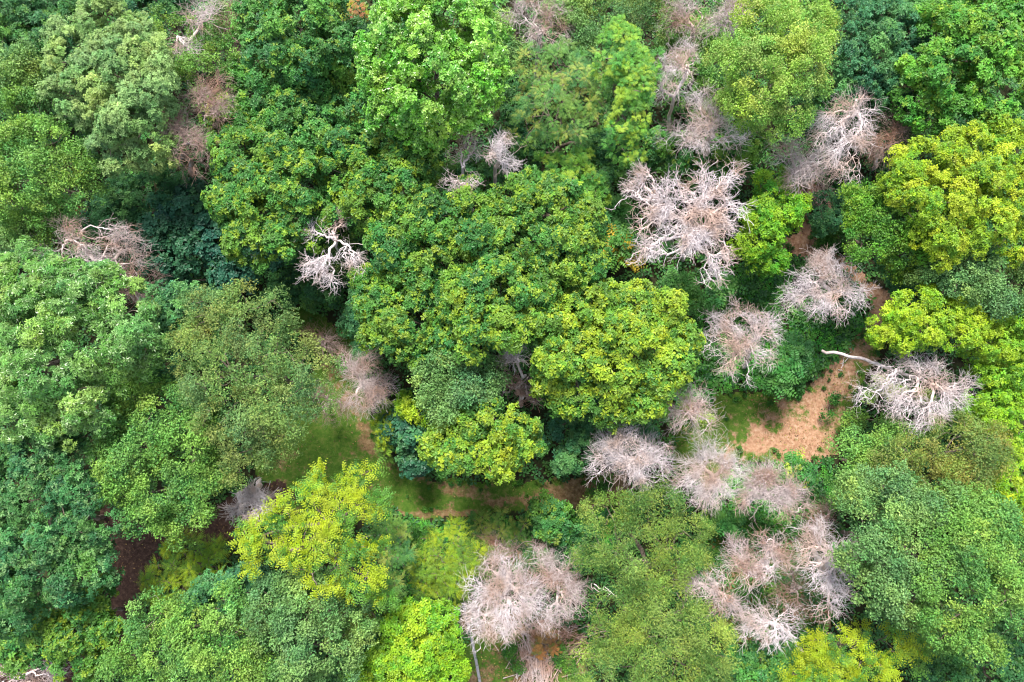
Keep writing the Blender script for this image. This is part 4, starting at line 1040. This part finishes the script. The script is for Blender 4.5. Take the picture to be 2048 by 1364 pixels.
# ------------------------------------------------------------------ dead trees
D = [
 ('brown', 'brown bare tree left of the yellow tipped green tree, lower of two', 12.5, [(350, 225, 40), (370, 280, 45), (385, 325, 36), (345, 260, 30), (395, 290, 26)], (400, 400), dict(n=1500)),
 ('brown', 'brown bare tree left of the yellow tipped green tree, upper of two', 12.5, [(415, 180, 40), (430, 210, 34), (400, 205, 30), (425, 240, 24)], (450, 330), dict(n=1000)),
 ('pink', 'bare grey tree leaning left over the big leaved hollow', 13, [(95, 465, 44), (150, 498, 48), (205, 525, 44), (225, 475, 44), (258, 512, 38), (78, 490, 30), (130, 455, 30)], (290, 640), dict(n=1500, spine=[(290, 600, 0), (268, 578, 3.0), (235, 545, 6), (180, 510, 9.0), (140, 480, 10)])),
 ('brown', 'brown twiggy tree above the shiny tipped crown', 8.5, [(240, 560, 32), (280, 575, 32), (215, 545, 26), (300, 560, 22)], (300, 660), dict(n=800)),
 ('pale', 'curly grey bare tree left of the central grove', 13, [(650, 448, 30), (680, 440, 20), (622, 462, 20), (640, 530, 34), (612, 525, 20), (705, 515, 28), (665, 550, 22), (722, 498, 18)], (690, 570), dict(n=900, rt=0.0115, curl=0.9, tl=0.7, wig=0.16, rmax=0.09, spine=[(694, 575, 0), (690, 545, 4.5), (682, 510, 8.0), (672, 482, 10.5)])),
 ('pink', 'bare tree with a round head, left of the twin heads', 14, [(930, 298, 34), (924, 378, 28), (900, 362, 20), (945, 372, 20)], (950, 440), dict(n=700, tl=0.5, rmax=0.13, rt=0.0095)),
 ('pale', 'bare tree with a round head, right of the twin heads', 14, [(1000, 292, 33), (1014, 322, 26), (980, 308, 16)], (975, 430), dict(n=700, tl=0.5, rmax=0.13, rt=0.0095, fork=0.6)),
 ('pink', 'bare tree cut by the top edge right of the brightest crown', 10, [(1050, 5, 36), (1100, 20, 40), (1085, 60, 36), (1030, 40, 26), (1120, 50, 28)], (1075, 180), dict(n=1200)),
 ('pink', 'bare tree cut by the top edge, leftmost of the top right pair', 11, [(1370, 15, 40), (1345, 45, 26), (1390, 50, 28)], (1400, 180), dict(n=800)),
 ('pink', 'bare tree cut by the top edge beside the pale olive crown', 11, [(1460, 15, 40), (1440, 40, 28), (1490, 20, 24)], (1450, 190), dict(n=800)),
 ('pale', 'slender grey bare tree right of the narrow bright green tree', 13, [(1350, 130, 32), (1375, 105, 26), (1340, 165, 24), (1325, 190, 18)], (1335, 310), dict(n=700, rt=0.0095, rmax=0.13, fork=0.7)),
 ('pale', 'grey bare tree above the biggest bare tree, below the pale olive crown', 11, [(1400, 200, 34), (1350, 268, 28), (1435, 255, 42), (1395, 270, 34), (1480, 275, 32), (1410, 235, 30)], (1400, 380), dict(n=1500, rt=0.0095)),
 ('pale', 'biggest pale bare tree, right of the central grove', 13, [(1285, 390, 46), (1350, 400, 52), (1420, 375, 50), (1455, 340, 36), (1315, 430, 40), (1400, 445, 50), (1450, 425, 42), (1430, 500, 42), (1420, 545, 26), (1380, 480, 36), (1300, 490, 34), (1285, 350, 22)], (1365, 520), dict(n=3200, rt=0.016)),
 ('pale', 'tall grey bare tree with forked trunk in the upper right', 12, [(1710, 225, 46), (1740, 185, 30), (1665, 265, 36), (1690, 310, 46), (1730, 270, 36), (1655, 235, 20)], (1615, 400), dict(n=1700, rt=0.0095, spine=[(1600, 350, 0), (1622, 318, 3.5), (1640, 300, 5.5), (1680, 260, 8.0), (1710, 225, 10.0)])),
 ('brown', 'brown bare tree right of the tall grey forked one', 10, [(1785, 262, 36), (1760, 290, 30), (1800, 245, 24)], (1745, 340), dict(n=800)),
 ('pink', 'low spreading bare tree left of the tall grey forked one', 10, [(1565, 290, 30), (1600, 310, 40), (1590, 345, 28), (1640, 330, 34), (1620, 350, 26)], (1615, 400), dict(n=1200)),
 ('brown', 'brown low twiggy tree above the dirt path bend', 4, [(1635, 385, 28), (1650, 405, 20)], (1640, 410), dict(n=600)),
 ('pale', 'pale rounded bare tree beside the dirt path bend', 10, [(1655, 540, 48), (1695, 560, 42), (1620, 580, 42), (1660, 600, 40), (1600, 600, 30), (1710, 590, 28), (1640, 520, 30)], (1655, 620), dict(n=2600, shell=0.7, tl=0.65)),
 ('pale', 'pale rounded bare tree left of the feather leaved sapling', 9.5, [(1480, 645, 44), (1515, 680, 50), (1460, 690, 46), (1480, 725, 40), (1440, 645, 28), (1535, 650, 32)], (1490, 735), dict(n=2600, shell=0.7, tl=0.65)),
 ('pink', 'bare tree with some green leaves left, beside the golden green flank', 12, [(1385, 810, 36), (1405, 840, 28), (1355, 825, 24), (1370, 790, 22)], (1385, 840), dict(n=900, leaves=('pale', [(1368, 808, 14), (1410, 840, 16)], 6))),
 ('pale', 'bare tree at the east end of the lawn track', 12, [(1265, 905, 48), (1222, 920, 42), (1305, 918, 44), (1278, 948, 36), (1240, 890, 34)], (1262, 920), dict(n=2300, shell=0.65)),
 ('pale', 'bare tree south of the clearing, left of two that touch', 9.5, [(1405, 918, 42), (1390, 958, 40), (1438, 968, 40), (1450, 930, 36), (1410, 995, 24)], (1425, 960), dict(n=2300)),
 ('pink', 'bare tree south of the clearing, right of two that touch', 9, [(1512, 965, 36), (1558, 982, 38), (1590, 998, 30), (1508, 995, 28), (1540, 950, 24)], (1478, 1010), dict(n=2300, shell=0.7)),
 ('brown', 'brown thin twiggy bush left of the large mid green tree', 3, [(1645, 1030, 28), (1670, 1015, 20), (1640, 1055, 20)], (1650, 1035), dict(n=500)),
 ('pale', 'white limbed bare tree at the right of the bare cluster', 12, [(1640, 1090, 40), (1680, 1120, 44), (1665, 1165, 36), (1620, 1120, 34), (1685, 1180, 26), (1640, 1220, 26), (1665, 1220, 20), (1640, 1060, 26)], (1625, 1100), dict(n=1700, rt=0.0105, twigs=2, )),
 ('pink', 'bare tree in the middle of the bare cluster', 11, [(1490, 1115, 36), (1540, 1100, 36), (1520, 1140, 36), (1560, 1120, 28), (1475, 1145, 28), (1465, 1095, 18), (1560, 1080, 16)], (1530, 1130), dict(n=1300, rt=0.0105, twigs=2, )),
 ('pink', 'bare tree at the left of the bare cluster beside the willow like trees', 11, [(1440, 1180, 34), (1465, 1215, 30), (1385, 1168, 28), (1420, 1210, 22)], (1425, 1165), dict(n=1000, rt=0.0105, twigs=2, )),
 ('pale', 'leaning bare tree at the bottom of the bare cluster', 10, [(1520, 1240, 30), (1550, 1260, 34), (1580, 1240, 24), (1530, 1275, 26), (1500, 1260, 22)], (1600, 1290), dict(n=1000, rt=0.0105, twigs=2, spine=[(1605, 1305, 0), (1592, 1285, 3.0), (1572, 1262, 6.0), (1548, 1250, 8.5)])),
 ('brown', 'brown small bare tree between the two lower willow like crowns and the cluster', 8, [(1590, 1165, 36), (1570, 1150, 28), (1600, 1205, 32), (1560, 1190, 28)], (1585, 1170), dict(n=600, twigs=2, )),
 ('pale', 'white limbed bare tree above the rough lawn, left of two', 10, [(1000, 1150, 38), (975, 1195, 44), (955, 1235, 34), (1040, 1175, 42), (1045, 1220, 42), (1000, 1240, 34), (970, 1275, 24), (1020, 1260, 26)], (1020, 1130), dict(n=3000, rt=0.0095)),
 ('pink', 'bare tree above the rough lawn, right of two', 9, [(1120, 1145, 38), (1135, 1190, 34), (1095, 1135, 34), (1140, 1215, 28), (1100, 1235, 26), (1070, 1160, 28), (1140, 1165, 28)], (1100, 1120), dict(n=2000)),
 ('brown', 'brown twig tangle above the white limbed bare tree', 4.5, [(1000, 1110, 30), (985, 1085, 18), (1040, 1110, 26), (975, 1130, 22), (1080, 1100, 22), (1130, 1100, 20)], (1010, 1110), dict(n=1100)),
 ('pink', 'small bare tree at the bend of the lawn track', 8.5, [(725, 735, 36), (740, 765, 36), (715, 790, 32), (702, 725, 26), (745, 790, 26)], (733, 780), dict(n=1800, shell=0.65)),
 ('brown', 'brown bare twigs under the right edge of the olive crown', 6, [(655, 815, 26), (640, 790, 20), (690, 815, 20)], (655, 815), dict(n=600)),
 ('brown', 'tawny tangle of bare twigs at the top of the lawn bend', 4, [(650, 680, 24), (665, 700, 18), (625, 665, 16)], (650, 685), dict(n=350)),
 ('pale', 'small bare tree peeping out left of the starry leaved tree', 10, [(500, 995, 22), (478, 1022, 20), (530, 1000, 16), (510, 1015, 20)], (520, 960), dict(n=600, rt=0.02)),
 ('pale', 'small grey bare top in the dark hole of the central grove', 12, [(1035, 708, 20), (1022, 715, 14), (1045, 702, 12)], (1040, 790), dict(n=380, rt=0.0095, rmax=0.13, fork=0.75)),
 ('brown', 'broken brown stem with curled branches in the dark hole of the central grove', 7, [(1015, 770, 18), (1050, 765, 16), (1060, 790, 14)], (1042, 810), dict(n=160, rt=0.025, curl=1.2, tl=1.1, wig=0.25)),
 ('pink', 'bare twigs poking through the olive green tree near the top left', 13, [(370, 95, 26), (395, 30, 30), (360, 90, 20), (420, 20, 22)], (380, 190), dict(n=500, rt=0.0095)),
 ('brown', 'brown bare twigs left of the round rosette tree at the top', 10, [(460, 55, 20), (472, 95, 22), (455, 20, 18), (480, 30, 18)], (480, 160), dict(n=600)),
 ('pink', 'low heap of bare branches in the bottom left corner', 2.5, [(30, 1345, 36), (90, 1350, 34), (60, 1365, 36), (-20, 1350, 36)], (60, 1350), dict(n=1300)),
]
for i, (tone, label, H, lobes, base, kw) in enumerate(D):
    dead_tree(500 + i, tone, label, H, lobes, base, **kw)

# the fallen dead tree lies with its trunk across the path
dead_tree(600, 'pale', 'fallen dead tree lying with its long trunk across the narrow dirt path', 9.5,
          [(1835, 735, 38), (1775, 768, 42), (1880, 775, 44), (1725, 775, 36), (1850, 812, 40), (1920, 775, 34), (1800, 800, 38), (1835, 832, 28), (1745, 800, 32), (1890, 805, 32), (1875, 735, 30)],
          None, n=2800, rt=0.009, wig=0.13, rmax=0.12, name='fallen_tree', cat='fallen tree', group=None,
          spine=[(1645, 702, 3.0), (1680, 707, 3.8), (1712, 715, 4.6), (1742, 724, 5.4), (1770, 735, 6.2), (1800, 746, 7.0), (1835, 757, 7.7), (1865, 768, 8.2)],
          leaves=('pale', [(1760, 762, 16), (1800, 790, 12), (1850, 790, 14), (1740, 790, 8)], 7.6), bf=0.4, dome=0.05)

# ------------------------------------------------------------------ brush heap, kerb strip, fallen branches
rng = np.random.RandomState(77)


def stick_heap(name, seed, px_c, n, spread, L, r, mat, heading=None, hmax=0.8, parent=None):
    rg = np.random.RandomState(seed)
    c = at(*px_c)[0]
    P = np.concatenate([c[:2] + rg.normal(0, 1, (n, 2)) * np.array(spread), (0.04 + np.abs(rg.normal(0, 0.4, n)) * hmax)[:, None]], 1)
    a = rg.uniform(0, 6.3, n) if heading is None else heading + rg.normal(0, 0.45, n)
    Dn = norm(np.stack([np.cos(a), np.sin(a), rg.normal(0.05, 0.14, n)], 1))
    ll = L * rg.uniform(0.4, 1.3, (n, 1))
    rr = r * rg.uniform(0.5, 1.6, n)
    A0 = P - Dn * ll / 2
    M = P + rg.normal(0, 0.06, (n, 3)) * ll
    A1 = P + Dn * ll / 2 + rg.normal(0, 0.05, (n, 3)) * ll
    for q in (A0, M, A1):
        q[:, 2] = np.maximum(q[:, 2], 0.03)
    t1 = norm(M - A0); t2 = norm(A1 - M); tm = norm(t1 + t2)
    V, F = tubes(np.concatenate([A0, M]), np.concatenate([M, A1]), np.concatenate([t1, tm]), np.concatenate([tm, t2]),
                 np.concatenate([rr, rr * 0.8]), np.concatenate([rr * 0.8, rr * 0.4]), 4)
    return link_mesh(name, V, F, mat, parent, smooth=True)


for k_, (pc, n, sp2, hd) in enumerate((((1075, 1290), 170, (0.7, 1.5), math.radians(-62)), ((1075, 1330), 240, (0.8, 1.1), math.radians(75)),
                                       ((1120, 1275), 150, (1.2, 0.8), math.radians(30)))):
    o = stick_heap('brush_heap', 800 + k_, pc, n, sp2, 2.2, 0.03, DEAD_PINK if k_ < 2 else DEAD_BROWN, hd)
    tag(o, ('heap of cut grey branches right below the white limbed bare trees', 'grey branch heap on the bottom edge beside the kerb strip',
            'brown branch heap right of the orange withered bush')[k_], 'brush heap', kind='stuff')
live_tree(360, 'feather', 'withered orange brown bush on top of the brush heap', 1.7, [(1085, 1288, 18), (1105, 1275, 16), (1078, 1308, 12), (1110, 1298, 12)],
          name='withered_bush', cat='bush', group=None, over=dict(pal=P_((190, 138, 70, 3), (160, 112, 66, 3), (120, 130, 60, 2), warm=1.0), FL=0.55, s=0.35, L=0.12, k=6, tip=None, tipf=0), low=0)
live_tree(361, 'feather', 'withered orange sprig bush in the shade above the grey leaning bare tree', 4.5, [(160, 418, 12), (175, 425, 10)],
          name='withered_bush', cat='bush', group=None, over=dict(pal=P_((190, 110, 60, 3), (150, 90, 50, 2)), FL=0.5, s=0.35, L=0.12, k=5, tip=None, tipf=0), low=0)

# low concrete kerb strip laid in short lengths
km, KN, KL = mat_new("old_concrete")
ko = KN.new("ShaderNodeOutputMaterial"); kp = KN.new("ShaderNodeBsdfPrincipled"); kn = KN.new("ShaderNodeTexNoise"); kr = KN.new("ShaderNodeValToRGB")
kn.inputs["Scale"].default_value = 9; kn.inputs["Detail"].default_value = 6
kr.color_ramp.elements[0].color = (0.13, 0.13, 0.13, 1); kr.color_ramp.elements[1].color = (0.34, 0.33, 0.35, 1)
kp.inputs["Roughness"].default_value = 0.9
KL.new(kn.outputs["Fac"], kr.inputs[0]); KL.new(kr.outputs[0], kp.inputs["Base Color"]); KL.new(kp.outputs[0], ko.inputs[0])
line = np.array([at(x, y)[0] for x, y in ((926, 1205), (930, 1225), (940, 1262), (950, 1310), (957, 1345), (968, 1420))])
kV, kF = [], []
dl = np.concatenate([[0], np.cumsum(np.linalg.norm(np.diff(line, axis=0), axis=1))])
t = 0.0
while t < dl[-1] - 0.5:
    e = [np.array([np.interp(s, dl, line[:, q]) for q in range(3)]) for s in (t, t + 0.94)]
    d = (e[1] - e[0]); d /= np.linalg.norm(d); s_ = np.array((-d[1], d[0], 0))
    h = 0.13 + rng.uniform(-0.015, 0.015)
    b = len(kV)
    prof = [(-0.11, -0.05), (-0.11, h - 0.03), (-0.08, h), (0.08, h), (0.11, h - 0.03), (0.11, -0.05)]
    for p in e:
        for (a, z) in prof:
            kV.append(p + s_ * a + np.array((0, 0, z)))
    for q in range(5):
        kF.append((b + q, b + q + 1, b + 7 + q, b + 6 + q))
    for o0 in (0, 6):
        kF.append((b + o0, b + o0 + 1, b + o0 + 4, b + o0 + 5)); kF.append((b + o0 + 1, b + o0 + 2, b + o0 + 3, b + o0 + 4))
    t += 0.96
kerb = link_mesh('kerb', np.array(kV), np.array(kF), km)
tag(kerb, 'narrow grey concrete kerb strip running to the bottom edge', 'kerb')

# loose fallen branches, each its own thing
FB = [('bare pale branch caught on the olive willow like tree', [(1188, 1168, 8.6), (1205, 1178, 8.8), (1222, 1184, 9.0), (1232, 1192, 9.0)], DEAD_PALE),
      ('slim broken branch lying beside the fallen trunk on the path', [(1696, 712, 0.08), (1686, 726, 0.07), (1677, 740, 0.06)], DEAD_PALE)]
for k_, (label, pts, m_) in enumerate(FB):
    W = np.array([at(*p)[0] for p in pts])
    A2 = W[:, None] + rng.normal(0, 0.18, (len(W), 3, 3)) * np.array([1, 1, 0.3])
    A2 = A2.reshape(-1, 3); A2[:, 2] = np.maximum(A2[:, 2], 0.05)
    X, par = grow(list(W), A2, 0.2)
    seg = branches(rng, X, par, rt=0.016, ex=0.4, wig=0.08)
    V, F = tubes(*[s - (W[0] if q < 2 else 0) for q, s in enumerate(seg)], 5)
    o = link_mesh('fallen_branch', V, F, m_, smooth=True); o.location = tuple(W[0])
    tag(o, label, 'branch', 'loose fallen branches')
print("faces", sum(len(o.data.polygons) for o in bpy.data.objects if o.type == 'MESH'))
